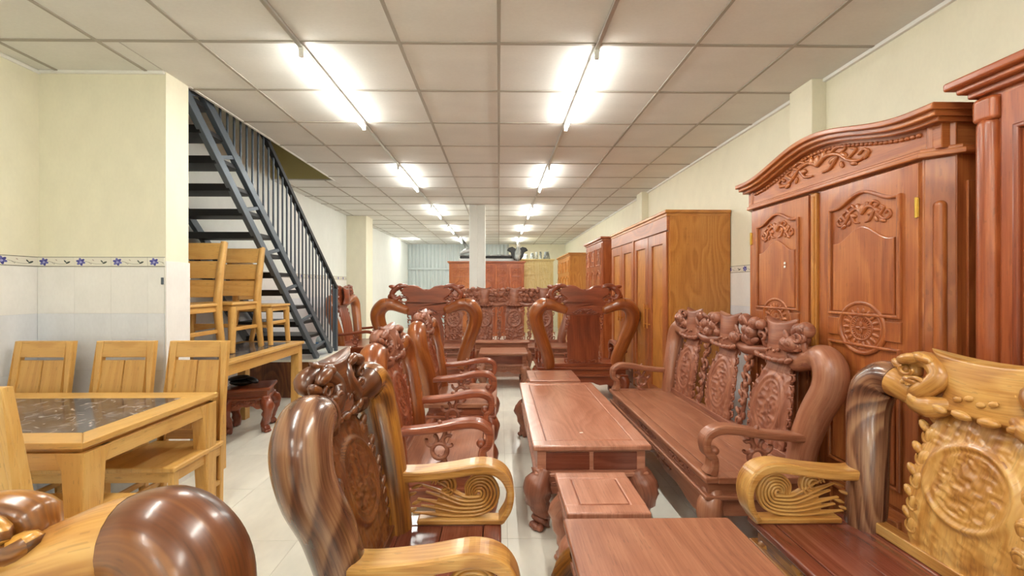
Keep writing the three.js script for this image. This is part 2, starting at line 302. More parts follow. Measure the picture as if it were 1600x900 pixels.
// ceiling: slab, one mesh for each panel in view, and the metal grid
const G = 0.62, GD0 = 2.55;
const ceiling = structure('ceiling', [ds(OX, XR + 0.2, CEIL + 0.012, CEIL + 0.4, DF - 0.2, DB + 0.2), ds(XL - 0.2, OX, CEIL + 0.012, CEIL + 0.4, DF - 0.2, O0), ds(XL - 0.2, OX, CEIL + 0.012, CEIL + 0.4, O1, DB + 0.2)], M.slab, 'suspended ceiling of square panels in a metal grid');
{
  const xs = []; for (let k = -6; k <= 4; k++) xs.push(clamp(k * G, XL, XR));
  for (let r = -12; r < 21; r++) {
    let d0 = GD0 + r * G, d1 = Math.min(DB, d0 + G); if (d1 < DF + 0.1 || d0 > DB - 0.05) continue; d0 = Math.max(d0, DF);
    const cols = r < -3 ? [[XL, XR]] : xs.slice(0, -1).map((x, i) => [x, xs[i + 1]]);
    for (let [a, b] of cols) {
      if (b - a < 0.05) continue;
      const mid = (d0 + d1) / 2; let parts = [[a, b, d0, d1]];
      if (a < OX && d1 > O0 && d0 < O1) { parts = []; if (b > OX) parts.push([OX, b, d0, d1]); if (d0 < O0) parts.push([a, Math.min(b, OX), d0, O0]); if (d1 > O1) parts.push([a, Math.min(b, OX), O1, d1]); }
      for (const [p, q, e, f] of parts) if (q - p > 0.02 && f - e > 0.02) mesh('ceiling_tile', ds(p + 0.004, q - 0.004, CEIL, CEIL + 0.012, e + 0.004, f - 0.004), M.ceilTile, ceiling, 'y');
    }
  }
  const hb = 0.011;
  for (const x of xs) { if (x <= XL || x >= XR) continue; const segs = x < OX ? [[DF, O0], [O1, DB]] : [[DF, DB]]; for (const [a, b] of segs) mesh('grid_runner', span(x - hb, x + hb, CEIL - 0.007, CEIL + 0.004, -b, -a, 0.002), M.ceilBar, ceiling, 'z'); }
  for (let r = -12; r < 20; r++) { const d = GD0 + r * G; if (d < DF + 0.2 || d > DB - 0.1) continue; const a = d > O0 && d < O1 ? OX : XL; mesh('grid_runner', span(a, XR, CEIL - 0.006, CEIL + 0.004, -d - hb, -d + hb, 0.002), M.ceilBar, ceiling, 'x'); }
  mesh('edge_trim', [span(XR - 0.025, XR, CEIL - 0.025, CEIL, -DB, -DF, 0.003), span(XL, XL + 0.025, CEIL - 0.025, CEIL, -2.92, -DF, 0.003), span(XL, OX, CEIL - 0.02, CEIL, -2.92, -2.9, 0.003), span(OX - 0.005, OX + 0.02, CEIL - 0.006, CEIL + 0.014, -O1, -O0, 0.002)], M.whitePaint, ceiling, 'z');
}
// stairwell above the opening
structure('wall_stairwell', [ds(OX, OX + 0.15, CEIL + 0.4, 5.6, O0 - 0.2, O1 + 0.2), ds(XL, OX, CEIL + 0.02, 5.6, O1, O1 + 0.2), ds(XL, OX, CEIL + 0.4, 5.6, O0 - 0.2, O0), ds(XL - 0.2, OX + 0.15, 5.6, 5.75, O0 - 0.2, O1 + 0.2)], M.olive, 'yellowish wall of the stairwell above the ceiling opening');
// floor: slab and tiles
const floor = structure('floor', ds(XL - 0.2, XR + 0.2, -0.2, -0.002, DF - 0.2, DB + 0.2), M.grout, 'pale polished tile floor');
{
  const t = 0.6;
  for (let i = -6; i < 4; i++) { let a = i * t + 0.05, b = a + t; a = Math.max(a, XL); b = Math.min(b, XR); if (b - a < 0.03) continue;
    for (let r = 0; r < 22; r++) { const d = 0.55 + r * t; mesh('floor_tile', ds(a + 0.0012, b - 0.0012, -0.012, 0, d + 0.0012, d + t - 0.0012), M.floorTile, floor, 'z'); }
    mesh('floor_tile', ds(a + 0.0012, b - 0.0012, -0.012, 0, DF, 0.55), M.floorTile, floor, 'z');
    mesh('floor_tile', ds(a + 0.0012, b - 0.0012, -0.012, 0, 13.75, DB), M.floorTile, floor, 'z'); }
}
// wall tiles: .25 x .4 m, white above, bluish below, and a printed border on top
const TW = 0.255, TOP = 1.59, BORDER = 0.07;
function tileRun(parent, a, b, put, flip) {          // put(u0, u1, y0, y1) gives the box of one tile
  const rows = [[1.262, TOP, M.tileWhite], [0.862, 1.262, M.tileBlue], [0.462, 0.862, M.tileBlue], [0.062, 0.462, M.tileBlue], [0, 0.062, M.tileBlue]];
  for (let u = a; u < b - 0.01; u += TW) { const e = Math.min(u + TW, b); for (const [y0, y1, m] of rows) mesh('wall_tile', put(u + 0.0004, e - 0.0004, y0 + 0.0004, y1 - 0.0004, 0.008), m, parent, 'y'); }
  for (let u = a; u < b - 0.01; u += TW) {
    const e = Math.min(u + TW, b), g = put(u + 0.0008, e - 0.0008, TOP + 0.001, TOP + BORDER, 0.009); const p = g.attributes.position, uv = g.attributes.uv, n = g.attributes.normal;
    for (let i = 0; i < p.count; i++) { const s = Math.abs(n.getX(i)) > 0.5 ? -p.getZ(i) : p.getX(i); const f = (s - u) / TW; uv.setXY(i, flip ? 1 - f : f, (p.getY(i) - TOP) / BORDER); }
    const m = new THREE.Mesh(g, M.border); m.name = 'border_tile'; m.castShadow = m.receiveShadow = true; parent.add(m);
  }
}
tileRun(pier, XL + 0.01, -2.36, (u0, u1, y0, y1, t) => plainSpan(u0, u1, y0, y1, -2.92, -2.92 + t));
mesh('wall_tile', ds(-2.356, -2.347, 0, 1.63, 2.915, 3.135), M.tileWhite, pier);
tileRun(wallLeft, 1.385, 2.915, (u0, u1, y0, y1, t) => plainSpan(XL, XL + t, y0, y1, -u1, -u0));
tileRun(wallLeft, 3.14, 8.74, (u0, u1, y0, y1, t) => plainSpan(XL, XL + t, y0, y1, -u1, -u0));
tileRun(wallRight, 3.2, 4.3, (u0, u1, y0, y1, t) => plainSpan(XR - t, XR, y0, y1, -u1, -u0), true);
// white door leaf with a rail far down the right wall
{ const m = structure('door_1', span(XR - 0.05, XR - 0.005, 0, 2.12, -12.0, -9.0, 0.004), M.whitePaint, 'white sliding door leaf on the right wall far back'); mesh('door_rail', span(XR - 0.09, XR - 0.02, 2.13, 2.19, -12.3, -8.6, 0.004), M.alu, m, 'z'); }
// ---------------------------------------------------------------- fluorescent lamps in two rows
const ordinal = ['nearest', 'second', 'third', 'fourth', 'fifth'];
for (const [x, side] of [[-1.24, 'left'], [0.62, 'right']]) for (let k = -3; k < 5; k++) {
  const d0 = 2.57 + k * 2.47, len = 1.22, dm = d0 + len / 2;
  const L = thing('fluorescent_lamp', k < 0 ? `lit fluorescent tube lamp of the ${side} row behind the viewpoint` : `${k === 0 ? '' : ''}lit fluorescent tube lamp, ${ordinal[k]} of the ${side} ceiling row`, 'lamp', [x, CEIL - 0.008, -dm], 0, `fluorescent lamps of the ${side} row`);
  mesh('lamp_housing', bx(0.034, 0.03, len, 0, -0.015, 0, 0.004), M.whitePaint, L, 'z');
  for (const s of [-1, 1]) mesh('lamp_holder', bx(0.03, 0.05, 0.022, 0, -0.047, s * (len / 2 - 0.012), 0.005), M.whitePaint, L, 'z');
  const tube = new THREE.CylinderGeometry(0.013, 0.013, len - 0.05, 16); tube.rotateX(PI / 2); tube.translate(0, -0.052, 0);
  mesh('glowing_tube', tube, M.tubeGlow, L, 'z');
  const light = new THREE.RectAreaLight(0xf9f8f0, TUBE_LIGHT, 0.026, len - 0.05); light.position.set(0, -0.067, 0); light.rotation.x = -PI / 2; light.name = 'lamp_light'; L.add(light);
  const t = thing('cable_trunking', k < 0 ? `aluminium cable strip on the ceiling in line with the ${side} lamps` : `aluminium cable strip on the ceiling after the ${ordinal[k]} lamp of the ${side} row`, 'cable strip', [x, CEIL - 0.008, -(d0 + len + (2.47 - len) / 2)], 0, k < 0 ? `cable strips in line with the ${side} lamps` : undefined);
  mesh('strip', bx(0.026, 0.016, 2.47 - len, 0, -0.008, 0, 0.003), M.alu, t, 'z');
  mesh('end_cap', bx(0.03, 0.02, 0.02, 0, -0.01, (2.47 - len) / 2 - 0.011, 0.003), M.whitePaint, t, 'z');
}
{ const L = thing('downlight', 'small round lit downlight near the far left ceiling corner', 'lamp', [-2.75, CEIL, -13.0]);
  mesh('trim_ring', lathe([[0.06, -0.002], [0.1, -0.002], [0.1, -0.012], [0.06, -0.014], [0.06, -0.002]]), M.whitePaint, L);
  mesh('glowing_disc', lathe([[0.0001, -0.008], [0.06, -0.008]]), M.tubeGlow, L);
  const p = new THREE.PointLight(0xf9f8f0, 0.5, 0); p.position.set(0, -0.05, 0); p.shadow.radius = 2; p.castShadow = true; p.name = 'lamp_light'; L.add(p); }
// ---------------------------------------------------------------- carved wood vocabulary
function flaredHead(w, h, dz, y0, cx = 0, cz = 0) {        // smooth saddle-shaped head, wide at the top and flared at the foot
  const rows = []; for (let i = 0; i <= 14; i++) { const t = i / 14; const f = 0.74 + 0.36 * Math.pow(Math.abs(t - 0.42) / 0.58, 1.7) + (t < 0.42 ? 0.14 * Math.pow((0.42 - t) / 0.42, 2) : 0); rows.push([y0 + h * t, w / 2 * f, dz * (0.42 + 0.5 * Math.pow(1 - t, 1.2)), cx, cz + 0.012 * Math.sin(t * PI), i === 14 ? h * 0.12 : 0]); }
  return loft(rows, { rd: 24, fx: (x, y, z) => { const s = (x - cx) / (w / 2), t = (y - y0) / h; return [x, y + (0.09 * s * s - 0.04) * h * sstep(0.35, 1, t), z]; } });
}
function leafRow(out, x0, x1, y, z, n, r, sag = 0.02) { for (let i = 0; i < n; i++) { const s = n === 1 ? 0 : i / (n - 1) * 2 - 1; out.push(ball(r, lerp(x0, x1, (s + 1) / 2), y - sag * (1 - s * s), z, 1.05, 0.5, 0.55, 0.5, 0, s * 0.5, 8)); } }
function peach(out, r, x, y, z) { out.push(ball(r, x, y, z, 1, 1.02, 0.95, 0, 0, 0, 12)); out.push(ball(r * 0.35, x + r * 0.2, y + r * 0.1, z + r * 0.75, 0.8, 1.2, 0.8, 0, 0, 0.4, 8)); }
function leaf(out, r, x, y, z, a, b = 0) { out.push(ball(r, x, y, z, 1.5, 0.62, 0.42, b, 0, a, 8)); }
function fruitCluster(out, x0, x1, y0, y1, z, seed, n = 9) {
  reseed(seed);
  for (let i = 0; i < n; i++) { const t = (i + 0.5) / n, x = lerp(x0, x1, t), y = lerp(y0, y1, (i % 3) / 2 * 0.8 + 0.1 + 0.1 * rnd()); const r = lerp(0.034, 0.052, rnd());
    if (i % 4 === 1) { leaf(out, 0.03, x, y, z + 0.03 + 0.02 * rnd(), rnd() * 3); leaf(out, 0.026, x + 0.02, y - 0.02, z - 0.02, rnd() * 3); } else peach(out, r, x, y, z + (rnd() - 0.3) * 0.05); }
  for (let i = 0; i < 5; i++) { const x = lerp(x0, x1, rnd()), y = lerp(y0, y1, rnd()); out.push(ring(0.028, 0.011, x, y, z + 0.02 + 0.03 * rnd(), 1, 0.8, 1, 4.2, rnd() * 6)); }
}
function clawLeg(x, z, h, r, sx, sz, carve = 0.12) {        // bulging knee, ankle and a clawed foot
  const o = 0.035;
  const g = [sweep([[x - sx * 0.01, h, z - sz * 0.01], [x + sx * o * 0.7, h * 0.8, z + sz * o * 0.7], [x + sx * o, h * 0.62, z + sz * o], [x + sx * 0.01, h * 0.34, z + sz * 0.01], [x, h * 0.18, z], [x + sx * 0.015, r * 0.55, z + sz * 0.015]], [r * 0.95, r * 1.12, r * 1.05, r * 0.8, r * 0.72, r * 0.8], { seg: 22, rd: 14, carve, cf: 26, capA: 0, capB: 0.35, sq: 0.45 })];
  for (const [a, b] of [[1, 0.2], [0.7, 0.7], [0.2, 1]]) g.push(ball(r * 0.42, x + sx * (0.015 + a * r * 0.75), r * 0.36, z + sz * (0.015 + b * r * 0.75), 1, 0.85, 1, 0, 0, 0, 8));
  return g;
}
function scrollTubes(w, h, z, r = 0.006, k = 1) {           // mirrored leafy scroll ornament about the origin
  const half = []; const S = (p, q, n = 18) => half.push(sweep(p, q, { seg: n, rd: 7 }));
  S([[0, h * 0.1, z], [w * 0.1, h * 0.32, z], [w * 0.22, h * 0.2, z], [w * 0.3, -h * 0.1, z], [w * 0.4, -h * 0.28, z], [w * 0.49, -h * 0.12, z], [w * 0.45, h * 0.05, z], [w * 0.41, -h * 0.05, z]], [r * 1.5, r * 1.3, r, r, r, r * 0.9, r * 0.8, r]);
  S([[w * 0.12, h * 0.3, z], [w * 0.2, h * 0.48, z], [w * 0.29, h * 0.36, z], [w * 0.24, h * 0.24, z]], [r, r, r * 0.8, r], 12);
  S([[w * 0.3, -h * 0.1, z], [w * 0.38, h * 0.14, z], [w * 0.33, h * 0.26, z]], [r, r * 0.9, r * 0.6], 10);
  S([[w * 0.2, h * 0.1, z], [w * 0.14, -h * 0.2, z], [w * 0.06, -h * 0.26, z]], [r, r, r * 0.7], 10);
  for (const [x, y, a, s] of [[0.06, 0.34, 1.1, 1.2], [0.16, 0.05, 0.3, 1], [0.27, 0.1, -0.7, 1], [0.36, -0.32, -0.4, 0.9], [0.47, -0.2, 0.9, 0.8], [0.25, -0.22, -1.2, 0.8]]) half.push(ball(r * 2.1 * s, x * w, y * h, z, 1.4, 0.75, 0.55, 0, 0, a, 7));
  const out = [...half, ...half.map(mirrorX)]; out.push(ball(r * 3, 0, h * 0.25, z, 0.9, 1.2, 0.5, 0, 0, 0, 8)); return out;
}
const grooveBand = (x, y, cx, cy, R, w) => { const d = Math.hypot(x - cx, y - cy) - R; return Math.exp(-d * d / (w * w)); };
// splat with a medallion: half width, edge scallops and carved relief; plain = smooth front and back
function splatGeo(y0, y1, wTop, wMid, wBot, o = {}) {
  const h = y1 - y0, { med = 0.46, mr = 0.13, mry = 1.1, amp = 0.009, seed = 5, plain = false, th = 0.022, lean = 0.1, scal = 0.012, nScal = 9, grooves = false, fq = 34, calm = 1, rk = 1 } = o;
  const hw = t => { const b = t < med ? lerp(wBot, wMid, sstep(0, med, t)) : lerp(wMid, wTop, sstep(med + 0.05, 0.92, t)); return b / 2 + scal * (Math.abs(Math.sin(t * nScal * PI)) - 0.5); };
  const cy = y0 + h * med, rel = (x, y, t, s) => {
    const edge = Math.pow(Math.abs(s), 8); if (plain) return 0.006 * (1 - s * s) - 0.006 * edge;
    const rx = x, ry = (y - cy) / mry, d = Math.hypot(rx, ry);
    let z = rk * 0.010 * grooveBand(rx, ry, 0, 0, mr, 0.010 * Math.sqrt(rk)) + 0.005 * grooveBand(rx, ry, 0, 0, mr * 0.8, 0.006);
    const inn = 1 - sstep(mr * 0.74, mr * 0.8, d), outn = sstep(mr * 1.1, mr * 1.16, d);
    z += inn * (amp * Math.pow(ridge(x * fq, y * fq, seed), 3) * 1.3 - 0.004) + outn * amp * calm * Math.pow(ridge(x * fq * 1.1 + 9, y * fq * 0.8, seed + 4), 3) * sstep(0.15, 0.22, Math.abs(t - med));
    if (grooves && t > 0.82) z = 0.006 * Math.abs(Math.sin((t - 0.82) / 0.18 * PI * 8));
    return z - 0.008 * edge;
  };
  const bend = y => -lean * (y - y0) + 0.02 * Math.sin((y - y0) / h * PI * 1.2);
  return relief(y0, y1, hw, th, rel, 44, 84, bend);
}
function edgeCurls(y0, y1, hwf, z, n, r, lean = 0.1, solid = false) {
  const out = []; for (let i = 0; i < n; i++) { const t = (i + 0.5) / n, y = lerp(y0, y1, t), x = hwf(t) + r * 0.5; const zz = z - lean * (y - y0) + 0.02 * Math.sin(t * PI * 1.2);
    for (const s of [-1, 1]) { if (solid) { out.push(ball(r * 1.25, s * (x - r * 0.9), y, zz - 0.008, 0.9, 1.25, 0.7, 0, 0, s * 0.3, 9), ball(r * 0.7, s * (x + r * 0.1), y + r * 1.3, zz - 0.006, 0.8, 1.4, 0.8, 0, 0, -s * 0.7, 8), ring(r * 0.6, r * 0.22, s * (x - r * 0.8), y, zz + 0.01, 1, 1.2, 1, 4.4, s > 0 ? 4.6 : 2.2)); continue; }
      out.push(ring(r, r * 0.36, s * x, y, zz, 1, 1.15, 1.2, 4.4, s > 0 ? 4.6 + (i % 2) * 0.8 : 0.4 - (i % 2) * 0.8 + 2)); out.push(ball(r * 0.55, s * (x + r * 0.8), y + r * 1.1, zz, 0.7, 1.5, 0.8, 0, 0, -s * 0.7, 7)); } }
  return out;
}
// wing-like wave carving that fills the opening under an arm (in the z, y plane, at x = cx)
function waveInfill(cx, D) {
  const out = [], c = [D * 0.80, 0.562];
  for (let k = 0; k < 6; k++) {
    const R = 0.086 - k * 0.0145, p = [], end = [D * (0.24 + 0.05 * (k % 2)) + 0.01 * k, 0.492 + k * 0.029], by = c[1] - R;
    p.push([cx, end[1], end[0]]); p.push([cx, lerp(end[1], by, 0.35), lerp(end[0], c[0], 0.3)]); p.push([cx, lerp(end[1], by, 0.85), lerp(end[0], c[0], 0.68)]);
    for (let q = -80; q <= 190; q += 45) { const rr = R * (q > 55 ? 1 - (q - 55) / 135 * 0.4 : 1); p.push([cx, c[1] + 0.01 + rr * Math.sin(q * PI / 180), c[0] + rr * Math.cos(q * PI / 180)]); }
    out.push(sweep(p, [0.004, 0.0075, 0.0075, 0.007, 0.007, 0.007, 0.006, 0.0045], { seg: 44, rd: 8, ay: 1.9, up: [1, 0, 0] }));
  }
  for (let k = 0; k < 3; k++) { const R = 0.05 - k * 0.015, c2 = [D * 0.5, 0.608], p = []; for (let q = -100; q <= 170; q += 45) p.push([cx, c2[1] + R * Math.sin(q * PI / 180), c2[0] + R * Math.cos(q * PI / 180)]); out.push(sweep(p, [0.005, 0.0075, 0.0075, 0.007, 0.005], { seg: 24, rd: 8, up: [1, 0, 0], ay: 1.9 })); }
  for (let k = 0; k < 5; k++) out.push(ball(0.014, cx, 0.5 + k * 0.034, D * (0.22 + 0.05 * (k % 2)), 0.9, 0.55, 1.9, -0.35, 0, 0, 8));
  const web = shapeFrom([[0.44, 0.478], [0.72, 0.478], [0.9, 0.5], [0.76, 0.5], [0.62, 0.55], [0.5, 0.6], [0.46, 0.56], [0.42, 0.52]].map(([u, v]) => [u * D, v])), g = extrude(web, 0.012, 0.003, -0.006); g.rotateY(-PI / 2); g.translate(cx, 0, 0); out.push(g);
  return out;
}
// ---------------------------------------------------------------- carved seats: armchair or sofa facing +z, base at the middle of the back
function carvedSeat(t, o) {
  const { W = 0.76, D = 0.58, SH = 0.45, s = 1, mat, post = mat, crest = mat, splat = mat, seat = mat, arm = mat, big = false, infill = false, spl = [0], slim = [], seed = 1, carvedBase = true, splW = 0.36, postMats = [post, post], neckMat = post, neck = 0, split = 0.7, low = 0, lean = 0.17, headW = 0 } = o;
  const hW = W / 2, top = big ? 1.24 : 1.065, r = big ? 0.082 : 0.074;
  // seat: framed boards
  mesh('seat_frame', [span(-hW, hW, SH - 0.035, SH, D - 0.075, D, 0.012), span(-hW, hW, SH - 0.035, SH, 0, 0.075, 0.008), span(-hW, -hW + 0.08, SH - 0.035, SH, 0.07, D - 0.07, 0.006), span(hW - 0.08, hW, SH - 0.035, SH, 0.07, D - 0.07, 0.006)], seat, t, 'x');
  const nb = W > 1 ? 3 : 2, bd = (D - 0.15) / nb;
  for (let i = 0; i < nb; i++) mesh('seat_board', span(-hW + 0.081, hW - 0.081, SH - 0.03, SH - 0.002, 0.0755 + i * bd, 0.0755 + (i + 1) * bd - 0.002, 0.003), seat, t, 'x');
  // waist, apron
  mesh('waist', [span(-hW + 0.03, hW - 0.03, SH - 0.105, SH - 0.03, 0.03, D - 0.03, 0.006), span(-hW + 0.005, hW - 0.005, SH - 0.125, SH - 0.1, 0.005, D - 0.005, 0.01)], mat, t, 'x');
  if (carvedBase) {
    const nP = W > 1 ? 3 : 1, pw = (W - 0.18) / nP;
    for (let i = 0; i < nP; i++) { const cx = -hW + 0.09 + pw * (i + 0.5), w2 = Math.min(0.17, pw * 0.36); mesh('carved_panel', [...move(scrollTubes(w2 * 1.7, 0.05, 0, 0.005), cx, SH - 0.068, D - 0.028), ring(0.03, 0.0045, cx, SH - 0.068, D - 0.03, w2 / 0.03, 0.95, 1)], crest, t, 'x'); }
  }
  { const n = 24, p = [[-hW + 0.06, SH - 0.115]]; p.push([hW - 0.06, SH - 0.115]); for (let i = n; i >= 0; i--) { const q = i / n * 2 - 1; p.push([q * (hW - 0.06), SH - 0.24 + 0.035 * Math.cos(q * PI) + 0.02 * Math.abs(q) - 0.012 * Math.cos(q * PI * 5)]); }
    const g = extrude(shapeFrom(p), 0.03, 0.006, D - 0.06), b = extrude(shapeFrom(p), 0.03, 0.006, 0.03);
    mesh('apron', [g, b, span(-hW + 0.03, -hW + 0.06, SH - 0.22, SH - 0.115, 0.06, D - 0.06, 0.006), span(hW - 0.06, hW - 0.03, SH - 0.22, SH - 0.115, 0.06, D - 0.06, 0.006), ...move(scrollTubes(Math.min(W * 0.7, 0.9), 0.07, 0, 0.007), 0, SH - 0.165, D - 0.028)], mat, t, 'x'); }
  for (const sx of [-1, 1]) { mesh('leg', clawLeg(sx * (hW - 0.07), D - 0.075, SH - 0.1, 0.052, sx, 1), mat, t); mesh('leg', clawLeg(sx * (hW - 0.07), 0.075, SH - 0.1, 0.048, sx, -1), mat, t); }
  // back: rail, swelling posts, crest, splats
  mesh('back_rail', span(-hW + 0.06, hW - 0.06, SH, SH + 0.045, 0.012, 0.062, 0.006), big ? mat : crest === mat ? mat : crest, t, 'x');
  const zb = 0.03 - lean * 0.53;
  const posts = big
    ? [[hW - 0.15, SH - 0.01, 0.05], [hW - 0.13, 0.58, 0.04], [hW - 0.06, 0.78, 0.005], [hW + 0.01, 0.98, -0.04], [hW + 0.025, 1.12, -0.06], [hW - 0.04, 1.215, -0.075], [hW - 0.14, 1.235, -0.08], [hW - 0.24, 1.2, -0.08], [hW - 0.33, 1.165, -0.08]]
    : [[hW - 0.085, SH - 0.01, 0.05], [hW - 0.08, 0.58, 0.035], [hW - 0.045, 0.76, 0.0], [hW - 0.005, 0.9, -0.04], [hW - 0.01, 1.0, -0.06], [hW - 0.06, 1.055, -0.07], [hW - 0.13, 1.052, -0.07], [hW - 0.2 - neck * 0.5, 1.02, lerp(-0.065, zb, 0.6)], [hW - 0.255 - neck, 1.0, zb]];
  const pr = [r * 0.92, r * 0.94, r * 0.98, r * 1.03, r * 1.08, r * 1.05, r * 0.9, r * 0.74, r * 0.66];
  for (const sx of [-1, 1]) {
    const cv = new THREE.CatmullRomCurve3(posts.map(([x, y, z]) => V(sx * x, y, z)), false, 'catmullrom', 0.5), P = [], Q = [];
    for (let i = 0; i <= 60; i++) { const p = cv.getPoint(i / 60), k = i / 60 * (pr.length - 1), j = Math.min(pr.length - 2, Math.floor(k)), f = k - j; P.push([p.x, p.y, p.z]); Q.push(lerp(pr[j], pr[j + 1], f * f * (3 - 2 * f))); }
    const c = Math.round(split * 60);
    mesh('back_post', sweep(P.slice(0, c + 1), Q.slice(0, c + 1), { seg: 52, rd: 24, capA: 0, capB: 0 }), postMats[sx < 0 ? 0 : 1], t);
    mesh('post_neck', sweep(P.slice(c), Q.slice(c).map((r, i) => r * (i === 0 ? 1.0 : 1)), { seg: 24, rd: 24, capA: 0, capB: 0.6 }), neckMat, t);
  }
  const inner = hW - (big ? 0.30 : 0.235) - neck, zc = big ? -0.075 : zb;
  const cB = big ? 1.10 : 0.995, cT = big ? 1.47 : 1.185, out = [], heads = spl.length > 1 ? spl : [0];
  const hw2 = headW || (big ? 0.24 : spl.length > 1 ? 0.25 : 0.3);
  if (big && spl.length === 1) {
    // flat crest board with a lobed top, pierced beside the middle; volutes at both ends
    const L = inner * 0.98, p = [[-0.20, cB], [0.20, cB], [0.24, cB + 0.04], [0.3, cB + 0.055], [L * 0.95, cB + 0.1], [L * 0.98, cB + 0.15], [0.26, cB + 0.16], [0.22, cB + 0.2], [0.3, cB + 0.27], [0.27, cB + 0.34], [0.19, cB + 0.37], [0.11, cB + 0.36], [0.05, cB + 0.325], [0, cB + 0.31]];
    const full = p.concat(p.slice(2).reverse().map(([x, y]) => [-x, y])); const sh = new THREE.Shape(); sh.setFromPoints(new THREE.SplineCurve(full.map(q => new THREE.Vector2(...q)).concat([new THREE.Vector2(...full[0])])).getPoints(110));
    out.push(extrude(sh, 0.05, 0.012, zc - 0.025));
    for (const sx of [-1, 1]) {
      out.push(sweep([[sx * 0.2, cB + 0.33, zc], [sx * 0.29, cB + 0.36, zc], [sx * 0.37, cB + 0.33, zc], [sx * 0.42, cB + 0.26, zc], [sx * 0.38, cB + 0.2, zc], [sx * 0.33, cB + 0.22, zc]], [0.024, 0.03, 0.036, 0.034, 0.03, 0.02], { seg: 30, rd: 10, carve: 0.14 }));
      out.push(ring(0.035, 0.012, sx * 0.27, cB + 0.19, zc, 1.3, 0.8, 1.4), ring(0.03, 0.011, sx * 0.34, cB + 0.15, zc, 1.2, 0.8, 1.4), ball(0.045, sx * 0.4, cB + 0.345, zc, 1.4, 0.6, 0.7, 0, 0, sx * 0.2, 8), ball(0.036, sx * 0.44, cB + 0.24, zc + 0.01, 1.2, 0.8, 0.8, 0, 0, -sx * 0.8, 8), ball(0.03, sx * 0.3, cB + 0.3, zc + 0.03, 1.5, 0.7, 0.7, 0, 0, sx * 0.6, 8));
      for (let k = 0; k < 4; k++) out.push(ring(0.02, 0.008, sx * (0.25 + 0.05 * k), cB + 0.23 + 0.02 * (k % 2), zc + 0.03, 1.1, 0.8, 1, 4.4, k));
    }
    out.push(flaredHead(0.3, 0.3, 0.05, cB + 0.03, 0, zc + 0.06), ...move(scrollTubes(0.3, 0.07, 0, 0.007), 0, cB + 0.04, zc - 0.03));
  } else {
    const hTop = big ? 0.33 : 0.2;
    for (const x of heads) { const hh = spl.length > 1 && !big ? 0.245 : hTop; out.push(flaredHead(hw2, hh, big ? 0.075 : 0.07, cB + 0.005, x, zc)); leafRow(out, x - hw2 * 0.56, x + hw2 * 0.56, cB + 0.02, zc + 0.062, 6, 0.032, 0.012); for (let k = 0; k < 4; k++) out.push(ball(0.013, x + (k - 1.5) * 0.035, cB + 0.06 + 0.012 * (k % 2), zc + 0.062, 1.2, 0.8, 0.6, 0, 0, 0.4, 7)); }
    if (spl.length > 1) {
      for (let i = 0; i < heads.length - 1; i++) { const a = heads[i] + hw2 * 0.42, b = heads[i + 1] - hw2 * 0.42; fruitCluster(out, a, b, cB + 0.07, cB + (big ? 0.3 : 0.22), zc + 0.005, seed + i * 7, big ? 12 : 13);
        if (big) out.push(...move(relief(cB + 0.02, cB + 0.31, q => (b - a) / 2 + 0.05 + 0.012 * Math.sin(q * 14), 0.03, (x, y) => 0.03 * Math.pow(ridge(x * 22 + i * 5, y * 22, seed), 2), 30, 34), (a + b) / 2, 0, zc - 0.02));
        out.push(sweep([[a - 0.03, cB + 0.06, zc], [lerp(a, b, 0.3), cB + 0.02, zc + 0.01], [lerp(a, b, 0.7), cB + 0.03, zc + 0.01], [b + 0.03, cB + 0.05, zc]], [0.032, 0.038, 0.036, 0.03], { seg: 20, rd: 12 })); }
      for (const sx of [-1, 1]) { const a = heads[heads.length - 1] + hw2 * 0.4, b = inner + 0.1; fruitCluster(out, sx * a, sx * b, cB + 0.1, cB + (big ? 0.28 : 0.21), zc + 0.01, seed + 50 + sx, big ? 7 : 10); out.push(sweep([[sx * (a - 0.03), cB + 0.06, zc], [sx * lerp(a, b, 0.4), cB + 0.03, zc], [sx * (b + 0.02), cB + 0.05, zc]], [0.035, 0.05, 0.055], { seg: 14, rd: 12 })); out.push(ball(0.045, sx * (a + 0.06), cB + 0.19, zc, 1.6, 0.55, 0.9, 0, 0, -sx * 0.2, 9)); }
    } else for (const sx of [-1, 1]) {       // leafy volutes between the head and each post
      const n0 = out.length;
      out.push(sweep([[sx * (inner + 0.03), 1.03, zc + 0.03], [sx * (inner - 0.02), 1.06, zc + 0.045], [sx * (inner - 0.06), 1.115, zc + 0.03], [sx * (inner + 0.0), 1.16, zc], [sx * (inner + 0.07), 1.15, zc - 0.01], [sx * (inner + 0.05), 1.11, zc + 0.01]], [0.03, 0.034, 0.034, 0.034, 0.034, 0.022], { seg: 30, rd: 12, carve: 0.06 }));
      out.push(sweep([[sx * 0.1, 1.02, zc + 0.03], [sx * 0.15, 1.0, zc + 0.045], [sx * (inner + 0.02), 1.0, zc + 0.02]], [0.03, 0.042, 0.046], { seg: 12, rd: 12 }));
      for (const [a, b, c, d, e] of [[0.0, 1.175, 0.035, 0.3, 0.03], [0.05, 1.165, 0.04, -0.3, 0.034], [0.09, 1.13, 0.03, 0.5, 0.03], [-0.05, 1.09, 0.05, 1.0, 0.024], [0.02, 1.085, 0.06, 0.2, 0.024], [0.05, 1.075, 0.05, -0.5, 0.02]]) out.push(ball(e, sx * (inner + a), b, zc + c, 1.4, 0.65, 0.7, 0, 0, sx * d, 8));
      out.push(ring(0.026, 0.01, sx * (inner - 0.005), 1.075, zc + 0.065, 1.2, 0.9, 1, 4.6, sx), ring(0.02, 0.008, sx * (inner + 0.05), 1.12, zc + 0.05, 1.2, 0.8, 1, 4.6, 2));
      if (low) for (let k = n0; k < out.length; k++) out[k].translate(0, -low, 0);
    }
  }
